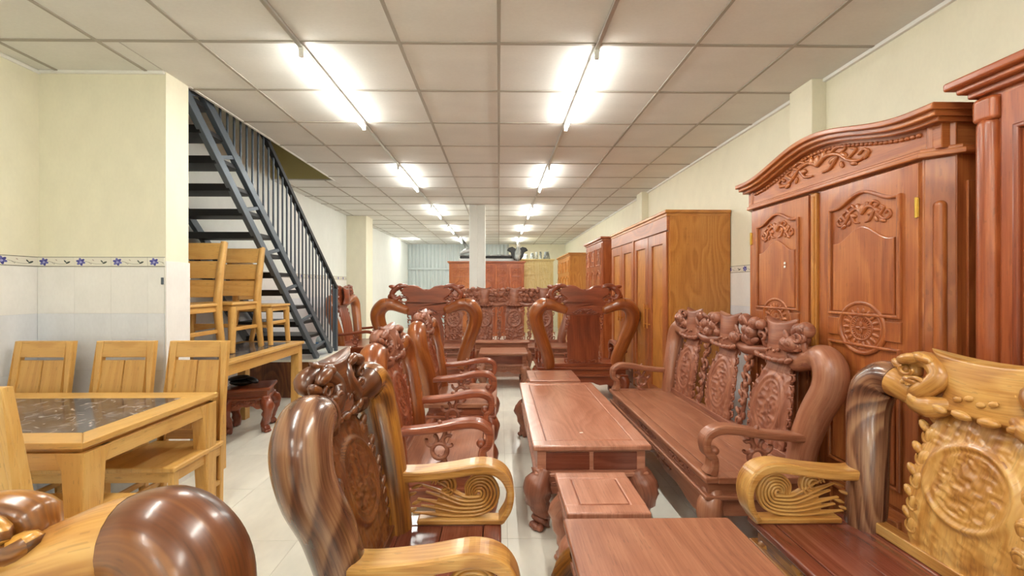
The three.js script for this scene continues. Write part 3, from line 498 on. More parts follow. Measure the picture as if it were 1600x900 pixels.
  mesh('crest_rail', out, crest, t, 'x');
  const y0 = SH + 0.04, y1 = cB + 0.03;
  spl.forEach((x, i) => {
    const w = splW, g = big
      ? splatGeo(y0, y1, w * 0.86, w * 0.98, w * 0.92, { plain: spl.length === 1, med: 0.6, mr: w * 0.36, mry: 1.15, seed: seed + i, scal: 0.006, lean: 0.19, rk: 2.2, amp: 0.016 })
      : splatGeo(y0, y1, spl.length > 1 ? w * 0.6 : w * 0.86, w * 0.98, w * 0.9, { med: spl.length > 1 ? 0.44 : 0.52, mr: spl.length > 1 ? w * 0.33 : w * 0.36, mry: spl.length > 1 ? 1.5 : 1.02, seed: seed + i, scal: 0.012, nScal: 7, lean, ...(spl.length > 1 ? {} : { fq: 52, amp: 0.007, calm: 0.7, rk: 1.2 }), grooves: spl.length > 1 });
    const m = mesh('back_splat', move(g, x, 0, 0.03), splat, t);
    const hf = q => (big ? w * 0.47 : spl.length > 1 ? lerp(w * 0.46, w * 0.3, sstep(0.4, 1, q)) : w * 0.46);
    const zs = splat.userData.back || 0.036;
    if (big) { const e = edgeCurls(y0, y1, () => w * 0.47, zs, 9, 0.02, 0.19).filter((_, k) => { const q = Math.floor(k / 4); return q < 2 || q > 5; }); for (let k = 0; k < 5; k++) e.push(ring(0.02, 0.008, (k - 2) * w * 0.17, y0 + 0.03, 0.028, 1.2, 0.8, 1, 4.4, k)); mesh('edge_carving', move(e, x, 0, 0), splat, m, 'y'); }
    else mesh('edge_carving', move(edgeCurls(y0 + 0.02, y1 - 0.02, hf, zs, spl.length > 1 ? 8 : 6, spl.length > 1 ? 0.017 : 0.028, lean, spl.length === 1), x, 0, 0), splat, m, 'y');
  });
  slim.forEach((x, i) => { const e = [], n = 9; for (let k = 0; k < n; k++) { const q = (k + 0.5) / n, y = lerp(y0, y1, q), z = 0.045 - (big ? 0.19 : 0.17) * (y - y0); e.push(ring(0.026, 0.01, x + 0.008 * (k % 2 ? 1 : -1), y, z, 1.05, 1.2, 1.2, 4.7, k * 2.1), ball(0.02, x - 0.02 * (k % 2 ? 1 : -1), y + 0.02, z + 0.01, 0.8, 1.4, 0.7, 0, 0, k % 2 ? 0.6 : -0.6, 7)); }
    e.push(sweep([[x, y0, 0.045], [x + 0.02, lerp(y0, y1, 0.33), 0.045 - 0.17 * (y1 - y0) * 0.33], [x - 0.02, lerp(y0, y1, 0.66), 0.045 - 0.17 * (y1 - y0) * 0.66], [x, y1, 0.045 - 0.17 * (y1 - y0)]], 0.013, { seg: 24, rd: 8 })); if (big) e.push(ring(0.045, 0.012, x, lerp(y0, y1, 0.5), 0.0, 0.8, 1, 1)); mesh('slim_splat', e, splat, t); });
  // arms
  const AH = big ? 0.7 : 0.69, aw = big ? 0.085 : 0.092;
  for (const sx of [-1, 1]) {
    const ax = sx * (hW - 0.055);
    if (infill) {
      const g = band([[0.0, AH - 0.03], [D * 0.25, AH - 0.033], [D * 0.55, AH - 0.02], [D * 0.84, AH + 0.0], [D * 1.0, AH - 0.025], [D * 1.075, AH - 0.09], [D * 1.065, AH - 0.165], [D * 1.0, AH - 0.222]], [0.05, 0.042, 0.042, 0.044, 0.042, 0.032, 0.028, 0.026], aw, ax, 0.01, 56);
      const m = mesh('armrest', [g, span(ax - 0.03, ax + 0.03, SH, SH + 0.024, D * 0.28, D * 1.02, 0.01)], arm, t, 'z');
      mesh('wave_carving', waveInfill(ax, D), arm, m, 'z');
    } else {
      const g = band([[0.0, AH - 0.05], [D * 0.2, AH - 0.045], [D * 0.45, AH - 0.03], [D * 0.7, AH - 0.004], [D * 0.86, AH - 0.005], [D * 0.955, AH - 0.045], [D * 0.955, AH - 0.115], [D * 0.9, AH - 0.15], [D * 0.9, AH - 0.2], [D * 0.925, SH + 0.0]], [0.05, 0.042, 0.044, 0.05, 0.05, 0.046, 0.042, 0.042, 0.05, 0.06], aw * 0.85, ax, 0.013, 64);
      const m = mesh('armrest', [g, ball(0.03, ax, AH - 0.115, D * 0.885, 1.25, 0.8, 0.9, 0, 0, 0, 10)], arm, t, 'z');
      mesh('scroll_carving', [ring(0.042, 0.013, 0, 0, 0, 1, 1, 1.4), ring(0.03, 0.011, 0.05, 0.055, 0, 1, 1, 1.4, 4.5, 1), ring(0.03, 0.011, -0.045, 0.06, 0, 1, 1.1, 1.4, 4.5, 3), sweep([[0.0, 0.04, 0], [0.03, 0.1, 0], [0.0, 0.16, 0]], [0.012, 0.014, 0.012], { seg: 10, rd: 8 }), sweep([[-0.02, -0.09, 0], [0.03, -0.06, 0], [0, -0.03, 0]], [0.02, 0.016, 0.012], { seg: 8, rd: 8 })].map(q => { q.rotateY(-PI / 2); q.translate(ax, SH + 0.085, D * 0.5); return q; }), crest, m, 'z');
    }
  }
  if (s !== 1) t.scale.setScalar(s);
  return t;
}
// figured pair of armchairs with wave-carved arms (nearest ones)
const chairE = thing('armchair', 'large two tone armchair with round medallion back and wave carved arm before the tall wardrobes', 'armchair', [1.59, 0, -1.355], -PI / 2, 'figured wood armchairs with wave carved arms');
carvedSeat(chairE, { W: 0.86, D: 0.5, lean: 0.2, headW: 0.35, mat: M.figured, post: M.figuredDark, neckMat: M.figuredPale, crest: M.figuredPale, splat: M.figuredPale, seat: M.figuredSeat, arm: M.figuredPale, infill: true, seed: 5, splW: 0.36, split: 0.72 });
const chairA = thing('armchair', 'dark swirled grain armchair facing right, nearest complete chair of the left row', 'armchair', [-0.48, 0, -1.455], PI / 2, 'figured wood armchairs with wave carved arms');
carvedSeat(chairA, { W: 0.68, D: 0.49, lean: 0.27, mat: M.figuredBrown, postMats: [M.figuredDark, M.figured], neckMat: M.figuredBrown, crest: M.figuredBrown, splat: M.figuredBrown, seat: M.figuredSeat, arm: M.figuredPale, infill: true, seed: 5, splW: 0.37, split: 0.72 });
const chairD = thing('armchair', 'armchair at lower left corner of which only a glossy rounded back shoulder shows', 'armchair', [-0.93, 0, -0.57], 0, 'figured wood armchairs with wave carved arms');
carvedSeat(chairD, { W: 0.95, D: 0.5, mat: M.figured, postMats: [M.figuredBrown, M.figuredBrown], neckMat: M.figuredPale, crest: M.figured, splat: M.figured, seat: M.figuredSeat, arm: M.figuredPale, infill: true, seed: 5, splW: 0.37, neck: 0.1, split: 0.71, low: 0.06 });
// red wood armchairs of the left row
const chairB = thing('armchair', 'reddish scroll arm armchair right behind the swirled grain one in the left row', 'armchair', [-0.63, 0, -2.6], PI / 2, 'red wood armchairs of the left row');
carvedSeat(chairB, { W: 0.74, D: 0.6, lean: 0.21, mat: M.red, post: M.amber, crest: M.roseCarved, splat: M.red, seat: M.rose, arm: M.red, seed: 21 });
dup(chairB, 'reddish scroll arm armchair at the far end of the left row', [-0.63, 0, -3.83], PI / 2, null, 1.02);
// long sofa on the right
const sofa = thing('sofa', 'long carved wooden sofa with fruit carved crest along the right wardrobes', 'sofa', [1.69, 0, -3.06], -PI / 2);
carvedSeat(sofa, { W: 1.88, D: 0.61, mat: M.rose, post: M.rose, crest: M.roseCarved, splat: M.roseCarved, seat: M.rose, arm: M.rose, spl: [-0.56, 0, 0.56], slim: [-0.28, 0.28], seed: 31, splW: 0.36 });
// large far set: two chairs seen from behind, one by the pillar, and a sofa
const bigChair = thing('armchair', 'big armchair seen from behind with plain back panel, in front of the golden wardrobe', 'armchair', [1.05, 0, -5.06], PI, 'big armchairs of the far set');
carvedSeat(bigChair, { W: 1.14, D: 0.66, mat: M.redDeep, post: M.amber, big: true, seed: 61, splW: 0.42 });
dup(bigChair, 'big armchair seen from behind, left of the far low tables', [-0.88, 0, -5.06], PI);
dup(bigChair, 'big armchair standing by the left pillar beyond the staircase', [-2.72, 0, -7.35], PI / 2);
const farSofa = thing('sofa', 'long far sofa facing the camera with pear shaped back medallions', 'sofa', [0.02, 0, -7.4], 0);
carvedSeat(farSofa, { W: 2.5, D: 0.66, mat: M.roseCarved, crest: M.roseCarved, big: true, spl: [-0.84, -0.29, 0.26, 0.8], slim: [-0.565, -0.015, 0.53], seed: 71, splW: 0.34 });
// ---------------------------------------------------------------- low tables and stools (base centre; w along x, d along z)
function lowTable(t, { w, d, h, mat, frame = 0.09, inset = true, drawers = 0, topT = 0.035, leg = 0.055, apronMat = mat, over = 0.03 }) {
  const a = w / 2, b = d / 2;
  const top = mesh('table_top', inset ? [span(-a, a, h - topT, h, b - frame, b, 0.012), span(-a, a, h - topT, h, -b, -b + frame, 0.012), span(-a, -a + frame, h - topT, h, -b + frame - 0.01, b - frame + 0.01, 0.008), span(a - frame, a, h - topT, h, -b + frame - 0.01, b - frame + 0.01, 0.008)] : [span(-a, a, h - topT, h, -b, b, 0.012)], mat, t, d > w ? 'z' : 'x');
  if (inset) { mesh('inset_panel', span(-a + frame + 0.004, a - frame - 0.004, h - topT, h - 0.0015, -b + frame + 0.004, b - frame - 0.004, 0.003), mat, top, d > w ? 'z' : 'x'); mesh('panel_groove', span(-a + frame - 0.004, a - frame + 0.004, h - topT, h - 0.006, -b + frame - 0.004, b - frame + 0.004, 0.001), M.redDeep, top, 'z'); }
  const y1 = h - topT, y0 = drawers ? h * 0.66 : h * 0.78;
  mesh('waist', [span(-a + over, a - over, y0, y1 + 0.002, -b + over, b - over, 0.004), span(-a + over - 0.018, a - over + 0.018, y0 - 0.022, y0 + 0.004, -b + over - 0.018, b - over + 0.018, 0.01)], mat, t, 'x');
  if (drawers) for (const s of [-1, 1]) for (let i = 0; i < drawers; i++) { const dw = (2 * a - 2 * over - 0.08) / drawers, x0 = -a + over + 0.04 + i * dw; mesh('drawer_front', [span(x0 + 0.012, x0 + dw - 0.012, y0 + 0.018, y1 - 0.014, s * (b - over) - 0.008, s * (b - over) + 0.006, 0.004)], M.figuredSeat, t, 'x'); }
  const ya = y0 - 0.02, yb = ya - h * 0.2, n = 20, mk = (L, dep, z) => { const p = [[-L, ya], [L, ya]]; for (let i = n; i >= 0; i--) { const q = i / n * 2 - 1; p.push([q * L, yb + 0.05 * h * Math.cos(q * PI) - 0.018 * h * Math.cos(q * PI * 4)]); } return extrude(shapeFrom(p), dep, 0.005, z); };
  const sideL = mk(b - over - 0.01, 0.028, 0); sideL.rotateY(PI / 2);
  const ap = [mk(a - over - 0.01, 0.028, b - over - 0.03), mk(a - over - 0.01, 0.028, -b + over + 0.002), ...move(sideL, -a + over + 0.002, 0, 0), ...move(sideL, a - over - 0.03, 0, 0)];
  mesh('apron', ap, apronMat, t, 'x');
  const so = scrollTubes(Math.min(2 * a * 0.7, 0.7), h * 0.11, 0, 0.006), si = scrollTubes(Math.min(2 * b * 0.7, 1.2), h * 0.11, 0, 0.006).map(g => { g.rotateY(-PI / 2); return g; });
  mesh('apron_carving', [...move(so, 0, (ya + yb) / 2 + 0.01, b - over - 0.002), ...move(si, -a + over + 0.002, (ya + yb) / 2 + 0.01, 0)], apronMat, t, 'x');
  for (const sx of [-1, 1]) for (const sz of [-1, 1]) mesh('leg', clawLeg(sx * (a - over - leg * 0.6), sz * (b - over - leg * 0.6), ya + 0.015, leg, sx, sz, 0.24), apronMat, t);
  return t;
}
lowTable(thing('coffee_table', 'long reddish coffee table with framed top and two drawer fronts in the middle aisle', 'coffee table', [0.555, 0, -3.21]), { w: 0.71, d: 1.6, h: 0.51, mat: M.roseTop, drawers: 2, leg: 0.06, apronMat: M.roseCarved });
lowTable(thing('coffee_table', 'plain topped coffee table at the bottom edge between the two swirled grain armchairs', 'coffee table', [0.60, 0, -1.12]), { w: 0.68, d: 1.08, h: 0.51, mat: M.rose, inset: false, leg: 0.06, apronMat: M.figured });
lowTable(thing('stool', 'small square stool with framed top between the two nearer coffee tables', 'stool', [0.49, 0, -2.0]), { w: 0.38, d: 0.4, h: 0.45, mat: M.roseTop, frame: 0.075, leg: 0.04 });
lowTable(thing('stool', 'low square side table right behind the far end of the long coffee table', 'side table', [0.6, 0, -4.62]), { w: 0.55, d: 0.54, h: 0.45, mat: M.roseTop, frame: 0.09, leg: 0.05 });
lowTable(thing('coffee_table', 'drawer fronted coffee table between the two big armchairs seen from behind', 'coffee table', [0.065, 0, -6.05]), { w: 0.70, d: 0.55, h: 0.51, mat: M.rose, inset: false, drawers: 1, leg: 0.055 });
lowTable(thing('coffee_table', 'taller low table standing close before the far sofa', 'coffee table', [0.03, 0, -6.53]), { w: 0.92, d: 0.2, h: 0.585, mat: M.rose, inset: false, leg: 0.05 });
lowTable(thing('stool', 'red carved stool behind the left row of armchairs', 'stool', [-1.5, 0, -4.3]), { w: 0.5, d: 0.55, h: 0.43, mat: M.redDeep, inset: false, leg: 0.05 });
lowTable(thing('stool', 'dark red carved stool under the table that carries chairs', 'stool', [-2.53, 0, -4.2], 0.3), { w: 0.42, d: 0.36, h: 0.45, mat: M.redDeep, inset: false, leg: 0.042 });
{ const m = thing('cloth_bundle', 'black folded bundle lying on the dark red stool', 'bundle', [-2.6, 0.452, -4.18], 0.2); mesh('folded_cloth', [ball(0.11, 0, 0.035, 0, 1.1, 0.32, 0.8), ball(0.09, -0.03, 0.075, 0.01, 1.1, 0.3, 0.8, 0, 0, 0.1), ball(0.05, 0.1, 0.05, 0.02, 1.2, 0.5, 1, 0, 0, -0.5)], M.black, m); }
// ---------------------------------------------------------------- wardrobes (facing +z, base at the middle of the back)
function frameShape(w, h, t, arch = 0) {          // picture-frame moulding, optional arched head
  const out = (ww, hh, a) => { const p = [[-ww, 0], [ww, 0], [ww, hh - a]]; if (a) { p.push([ww * 0.86, hh - a]); for (let i = 0; i <= 16; i++) { const q = 0.86 - i / 16 * 1.72; p.push([ww * q, hh - a + a * (0.5 + 0.5 * Math.cos(q / 0.86 * PI))]); } p.push([-ww * 0.86, hh - a]); } p.push([-ww, hh - a]); return p; };
  const s = shapeFrom(out(w / 2, h, arch)), hole = new THREE.Path(); out(w / 2 - t, h - 2 * t, arch).forEach(([x, y], i) => i ? hole.lineTo(x, y + t) : hole.moveTo(x, y + t)); hole.closePath(); s.holes.push(hole); return s;
}
function panelShape(w, h, arch) { const p = [[-w / 2, 0], [w / 2, 0], [w / 2, h - arch]]; if (arch) for (let i = 0; i <= 16; i++) { const q = 0.9 - i / 16 * 1.8; p.push([w / 2 * q, h - arch + arch * (0.5 + 0.5 * Math.cos(q / 0.9 * PI))]); } p.push([-w / 2, h - arch]); return shapeFrom(p); }
function medallion(cx, cy, z, R) {
  const g = [ring(R, 0.012, cx, cy, z), ring(R * 0.84, 0.006, cx, cy, z), ring(R * 0.48, 0.008, cx, cy, z), ring(R * 0.3, 0.004, cx, cy, z)], disc = new THREE.CylinderGeometry(R, R, 0.006, 36); disc.rotateX(PI / 2); disc.translate(cx, cy, z); g.push(disc);
  for (let i = 0; i < 18; i++) { const a = i / 18 * 2 * PI; g.push(ball(0.018, cx + R * 0.67 * Math.cos(a), cy + R * 0.67 * Math.sin(a), z + 0.003, 1.2, 0.55, 0.4, 0, 0, a, 7)); }
  for (let i = 0; i < 28; i++) { const a = i / 28 * 2 * PI; g.push(ball(0.008, cx + R * 0.39 * Math.cos(a), cy + R * 0.39 * Math.sin(a), z + 0.003, 1.8, 0.4, 0.5, 0, 0, a, 6)); }
  for (let i = 0; i < 4; i++) g.push(ball(R * 0.14, cx + R * 0.13 * Math.cos(i * PI / 2), cy + R * 0.13 * Math.sin(i * PI / 2), z + 0.004, 1, 0.45, 0.3, 0, 0, i * PI / 2, 7));
  return g;
}
{ // arched two-door wardrobe
  const w = 1.36, d = 0.42, h = 2.23, hd = 0.115, c = 0.075, mat = M.wardrobe;
  const t = thing('wardrobe', 'two door wardrobe with an arched cornice and round carved medallions', 'wardrobe', [XR - 0.11, 0, -2.375], -PI / 2);
  const fp = (g, y0, y1) => { const s = shapeFrom([[-w / 2 - g, -0], [w / 2 + g, -0], [w / 2 + g, -(d - c)], [w / 2 - c + g * 0.4, -(d + g)], [-w / 2 + c - g * 0.4, -(d + g)], [-w / 2 - g, -(d - c)]]); const e = extrude(s, y1 - y0, 0.006, 0); e.rotateX(-PI / 2); e.translate(0, y0, 0); return e; };
  const body = mesh('body', [fp(-0.004, 0.06, 2.03)], mat, t, 'y');
  for (const s of [-1, 1]) mesh('side_panel', bx(0.01, 1.7, d - c - 0.1, s * (w / 2 - 0.001), 1.05, (d - c + 0.02) / 2, 0.003), mat, body, 'y');
  mesh('plinth', fp(0.02, 0, 0.1), mat, t, 'x'); mesh('waist_moulding', [fp(0.03, 2.01, 2.035), fp(0.018, 2.03, 2.05)], mat, t, 'x');
  const arch = x => 0.5 + 0.5 * Math.cos(clamp(x / (w / 2 - 0.06), -1, 1) * PI), topY = x => h - 0.03 + hd * arch(x);
  const strip = (dy0, dy1, z0, z1, ex) => { const p = [], n = 40, L = w / 2 + ex; for (let i = 0; i <= n; i++) { const x = -L + i / n * 2 * L; p.push([x, topY(x) + dy1]); } for (let i = n; i >= 0; i--) { const x = -L + i / n * 2 * L; p.push([x, topY(x) + dy0]); } return extrude(shapeFrom(p), z1 - z0, 0.006, z0); };
  { const p = [[-w / 2 + 0.01, 2.04], [w / 2 - 0.01, 2.04]], n = 40; for (let i = n; i >= 0; i--) { const x = -w / 2 + 0.01 + i / n * (w - 0.02); p.push([x, topY(x) - 0.05]); } mesh('frieze', [extrude(shapeFrom(p), d - 0.02, 0.004, 0.004)], mat, t, 'x'); }
  for (const s of [-1, 1]) { const g = span(-0.045, 0.045, 2.045, h - 0.07, -0.02, 0.02, 0.006); g.rotateY(s * PI / 4); g.translate(s * (w / 2 - c / 2 - 0.004), 0, d - c / 2 - 0.012); mesh('frieze_pilaster', g, mat, t); }
  mesh('cornice', [strip(-0.055, -0.025, 0, d + 0.02, 0.008), strip(-0.035, 0.0, 0, d + 0.045, 0.018), strip(-0.012, 0.016, 0, d + 0.065, 0.028)], mat, t, 'x');
  const beads = []; for (let i = 0; i < 46; i++) { const x = lerp(-w / 2 + 0.1, w / 2 - 0.1, i / 45); beads.push(ball(0.012, x, topY(x) - 0.078, d - 0.012, 1, 0.9, 0.9, 0, 0, 0, 6)); } mesh('beading', beads, mat, t, 'x');
  mesh('frieze_carving', move(scrollTubes(0.68, 0.15, 0, 0.0095), 0, 2.15, d - 0.012), mat, t, 'x');
  for (const s of [-1, 1]) {
    const g = span(-0.05, 0.05, 0.1, 2.01, -0.02, 0.014, 0.006); g.rotateY(s * PI / 4); g.translate(s * (w / 2 - c / 2 - 0.01), 0, d - c / 2 - 0.012);
    const r = sweep([[0, 0.3, 0.016], [0, 1.0, 0.016], [0, 1.8, 0.016]], 0.022, { seg: 6, rd: 12 }); r.rotateY(s * PI / 4); r.translate(s * (w / 2 - c / 2 - 0.01), 0, d - c / 2 - 0.012);
    mesh('corner_pilaster', [g, r], mat, t, 'y');
    const dw = 0.55, cx = s * (0.02 + 0.025 + dw / 2), z = d - 0.004;
    const door = mesh('door', [span(cx - dw / 2, cx + dw / 2, 0.42, 2.0, z - 0.012, z + 0.012, 0.004)], mat, t, 'y');
    const pw = 0.41, inner = s * -0.0;
    mesh('upper_panel', [...move(extrude(frameShape(pw, 0.64, 0.016, 0.06), 0.022, 0.006, 0), cx, 1.30, z + 0.006), ...move(extrude(panelShape(pw - 0.06, 0.44, 0.075), 0.014, 0.006, 0), cx, 1.318, z + 0.008)], mat, door, 'y');
    mesh('upper_carving', move(scrollTubes(0.31, 0.13, 0, 0.0075), cx, 1.812, z + 0.014), mat, door, 'x');
    mesh('medallion', medallion(cx, 1.24, z + 0.016, 0.128), mat, door, 'y');
    for (const q of [-1, 1]) { const cr = [], x = cx + q * 0.168; cr.push(...move(extrude(frameShape(0.075, 0.095, 0.007), 0.016, 0.004, 0), x, 1.19, z + 0.008)); cr.push(bx(0.03, 0.007, 0.008, x, 1.237, z + 0.013), bx(0.007, 0.04, 0.008, x, 1.237, z + 0.013)); mesh('cross_panel', cr, mat, door, 'y'); }
    mesh('lower_panel', [...move(extrude(frameShape(pw, 0.66, 0.016, 0), 0.022, 0.006, 0), cx, 0.5, z + 0.006), ...move(extrude(panelShape(pw - 0.06, 0.5, 0.03), 0.014, 0.006, 0), cx, 0.52, z + 0.008)], mat, door, 'y');
    for (const y of [0.6, 1.8]) { const hx = s * (w / 2 - c - 0.012); mesh('hinge', [bx(0.018, 0.085, 0.008, hx, y, z + 0.014, 0.002), new THREE.CylinderGeometry(0.006, 0.006, 0.09, 8).translate(hx, y, z + 0.018)], M.brass, door, 'y', 'brass hinge'); }
    const dr = mesh('drawer', [span(cx - dw / 2, cx + dw / 2, 0.13, 0.4, z - 0.012, z + 0.012, 0.004), ...move(extrude(frameShape(0.4, 0.2, 0.014), 0.02, 0.005, 0), cx, 0.165, z + 0.006)], mat, t, 'x');
    mesh('drawer_carving', move(scrollTubes(0.28, 0.1, 0, 0.007), cx, 0.265, z + 0.014), mat, dr, 'x');
  }
  mesh('centre_stile', [span(-0.022, 0.022, 0.12, 2.0, d - 0.02, d + 0.014, 0.008), span(-0.01, 0.01, 0.14, 1.98, d + 0.008, d + 0.02, 0.006)], M.golden, t, 'y');
  const st = []; for (const dy of [0.012, -0.012]) st.push(new THREE.CylinderGeometry(0.008, 0.008, 0.002, 12).rotateX(PI / 2).translate(-0.225, 1.59 + dy, d + 0.023)); mesh('paper_dot', st, M.sticker, t, 'y', 'two small white paper dots on the door');
}
{ // tall wardrobe at the right edge
  const w = 1.15, d = 0.5, h = 2.2, mat = M.wardrobeRed, t = thing('wardrobe', 'tall red brown wardrobe cut off by the right picture edge', 'wardrobe', [XR - 0.005, 0, -1.005], -PI / 2);
  mesh('body', span(-w / 2, w / 2, 0.08, h, 0, d, 0.004), mat, t, 'y'); mesh('plinth', span(-w / 2 - 0.02, w / 2 + 0.02, 0, 0.1, 0, d + 0.02, 0.008), mat, t, 'x');
  mesh('cornice', [span(-w / 2 - 0.02, w / 2 + 0.02, h - 0.01, h + 0.02, 0, d + 0.025, 0.008), span(-w / 2 - 0.04, w / 2 + 0.04, h + 0.015, h + 0.045, 0, d + 0.05, 0.012), span(-w / 2 - 0.065, w / 2 + 0.065, h + 0.04, h + 0.075, 0, d + 0.075, 0.01)], mat, t, 'x');
  for (const s of [-1, 1]) mesh('pilaster', [sweep([[s * (w / 2 - 0.035), 0.1, d - 0.002], [s * (w / 2 - 0.035), 1.0, d - 0.002], [s * (w / 2 - 0.035), h - 0.13, d - 0.002]], 0.035, { seg: 6, rd: 16 }), bx(0.08, 0.1, 0.07, s * (w / 2 - 0.037), h - 0.07, d - 0.002, 0.02)], mat, t, 'y');
  for (const s of [-1, 1]) { const cx = s * 0.25, door = mesh('door', [span(cx - 0.245, cx + 0.245, 0.12, h - 0.03, d - 0.01, d + 0.012, 0.004)], mat, t, 'y'); mesh('door_panel', [...move(extrude(frameShape(0.4, 1.82, 0.02, 0.0), 0.022, 0.006, 0), cx, 0.22, d + 0.006), ...move(extrude(panelShape(0.33, 1.76, 0), 0.014, 0.006, 0), cx, 0.25, d + 0.008)], M.redDeep, door, 'y'); }
}
{ // golden four-door wardrobe
  const w = 2.06, d = 0.655, h = 2.18, mat = M.golden, t = thing('wardrobe', 'golden brown four door wardrobe with a plain wood grain side behind the sofa', 'wardrobe', [XR - 0.008, 0, -5.2], -PI / 2);
  mesh('body', span(-w / 2, w / 2 - 0.002, 0.08, h, 0, d - 0.02, 0.003), mat, t, 'y');
  mesh('side_panel', span(w / 2 - 0.004, w / 2 + 0.008, 0.08, h, 0.004, d - 0.03, 0.002), mat, t, 'y');
  mesh('plinth', span(-w / 2 + 0.02, w / 2 - 0.02, 0, 0.1, 0.01, d, 0.006), mat, t, 'x');
  mesh('cornice', [span(-w / 2 - 0.01, w / 2 + 0.01, h - 0.005, h + 0.03, 0, d + 0.01, 0.006), span(-w / 2 - 0.022, w / 2 + 0.022, h + 0.025, h + 0.06, 0, d + 0.025, 0.008)], mat, t, 'x');
  mesh('face_rail', span(-w / 2, w / 2, 2.03, h, d - 0.025, d + 0.004, 0.004), M.wardrobe, t, 'x'); mesh('face_rail', span(-w / 2, w / 2, 0.1, 0.2, d - 0.025, d + 0.012, 0.006), M.wardrobe, t, 'x');
  for (let i = 0; i < 4; i++) { const dw = (w - 0.02) / 4, cx = -w / 2 + 0.01 + dw * (i + 0.5), door = mesh('door', [span(cx - dw / 2 + 0.003, cx - dw / 2 + 0.105, 0.21, 2.02, d - 0.02, d + 0.004, 0.006), span(cx + dw / 2 - 0.105, cx + dw / 2 - 0.003, 0.21, 2.02, d - 0.02, d + 0.004, 0.006), span(cx - dw / 2 + 0.09, cx + dw / 2 - 0.09, 1.9, 2.02, d - 0.02, d + 0.004, 0.004), span(cx - dw / 2 + 0.09, cx + dw / 2 - 0.09, 0.21, 0.35, d - 0.02, d + 0.004, 0.004)], M.wardrobe, t, 'y');
    mesh('door_panel', [span(cx - dw / 2 + 0.1, cx + dw / 2 - 0.1, 0.34, 1.91, d - 0.03, d - 0.012, 0.003)], mat, door, 'y');
    const hx = cx + (i % 2 ? -1 : 1) * (dw / 2 - 0.05); mesh('handle', [sweep([[hx, 0.98, d + 0.035], [hx, 1.1, d + 0.035], [hx, 1.24, d + 0.035]], 0.009, { seg: 6, rd: 10 }), bx(0.014, 0.02, 0.036, hx, 1.02, d + 0.018), bx(0.014, 0.02, 0.036, hx, 1.2, d + 0.018)], mat, door, 'y', 'upright wooden bar handle'); }
  mesh('centre_stile', span(-0.03, 0.03, 0.2, 2.03, d - 0.02, d + 0.016, 0.006), M.wardrobe, t, 'y');
}
function carvedWardrobe(label, pos, turn, w, d, h, n, mat, o = {}) {
  const t = thing('wardrobe', label, 'wardrobe', pos, turn);
  mesh('body', span(-w / 2, w / 2, 0.06, h - 0.06, 0, d, 0.004), mat, t, 'y'); mesh('plinth', span(-w / 2 - 0.015, w / 2 + 0.015, 0, 0.09, 0, d + 0.015, 0.006), mat, t, 'x');
  mesh('cornice', [span(-w / 2 - 0.02, w / 2 + 0.02, h - 0.07, h - 0.035, 0, d + 0.02, 0.008), span(-w / 2 - 0.05, w / 2 + 0.05, h - 0.04, h, 0, d + 0.05, 0.012)], mat, t, 'x');
  const dw = (w - 0.06) / n;
  for (let i = 0; i < n; i++) { const cx = -w / 2 + 0.03 + dw * (i + 0.5), door = mesh('door', span(cx - dw / 2 + 0.004, cx + dw / 2 - 0.004, 0.12, h - 0.1, d - 0.006, d + 0.014, 0.005), mat, t, 'y');
    mesh('door_panel', [...move(extrude(frameShape(dw - 0.12, h * 0.66, 0.02, o.arch ?? 0.06), 0.02, 0.006, 0), cx, 0.22, d + 0.01), ...move(extrude(panelShape(dw - 0.2, h * 0.6, o.arch ?? 0.06), 0.016, 0.006, 0), cx, 0.26, d + 0.01)], o.panel || mat, door, 'y');
    mesh('top_panel', [...move(extrude(frameShape(dw - 0.12, h * 0.13, 0.015, 0), 0.02, 0.005, 0), cx, h * 0.79, d + 0.01), ...move(scrollTubes(dw - 0.18, h * 0.09, 0, 0.009), cx, h * 0.855, d + 0.016)], o.panel || mat, door, 'x'); }
  return t;
}
carvedWardrobe('red brown three door wardrobe with carved top panels beyond the golden wardrobe', [XR - 0.008, 0, -7.55], -PI / 2, 1.3, 0.62, 2.3, 3, M.wardrobeRed, { panel: M.wardrobe });
carvedWardrobe('far wardrobe with carved doors standing along the right wall near the back', [XR - 0.06, 0, -11.15], -PI / 2, 2.0, 0.56, 2.3, 4, M.golden, {});
carvedWardrobe('pale yellow wardrobe at the back right below the grey stones', [1.2, 0, -13.3], 0, 1.02, 0.5, 2.32, 2, M.straw, { panel: M.straw });
carvedWardrobe('orange brown cabinet with arched door left of the white column', [-1.1, 0, -12.5], 0, 0.72, 0.5, 2.2, 1, M.wardrobe, { arch: 0.12 });
carvedWardrobe('wide red brown wardrobe at the back right of the white column', [0.09, 0, -12.5], 0, 1.3, 0.5, 2.2, 3, M.wardrobeRed, {});
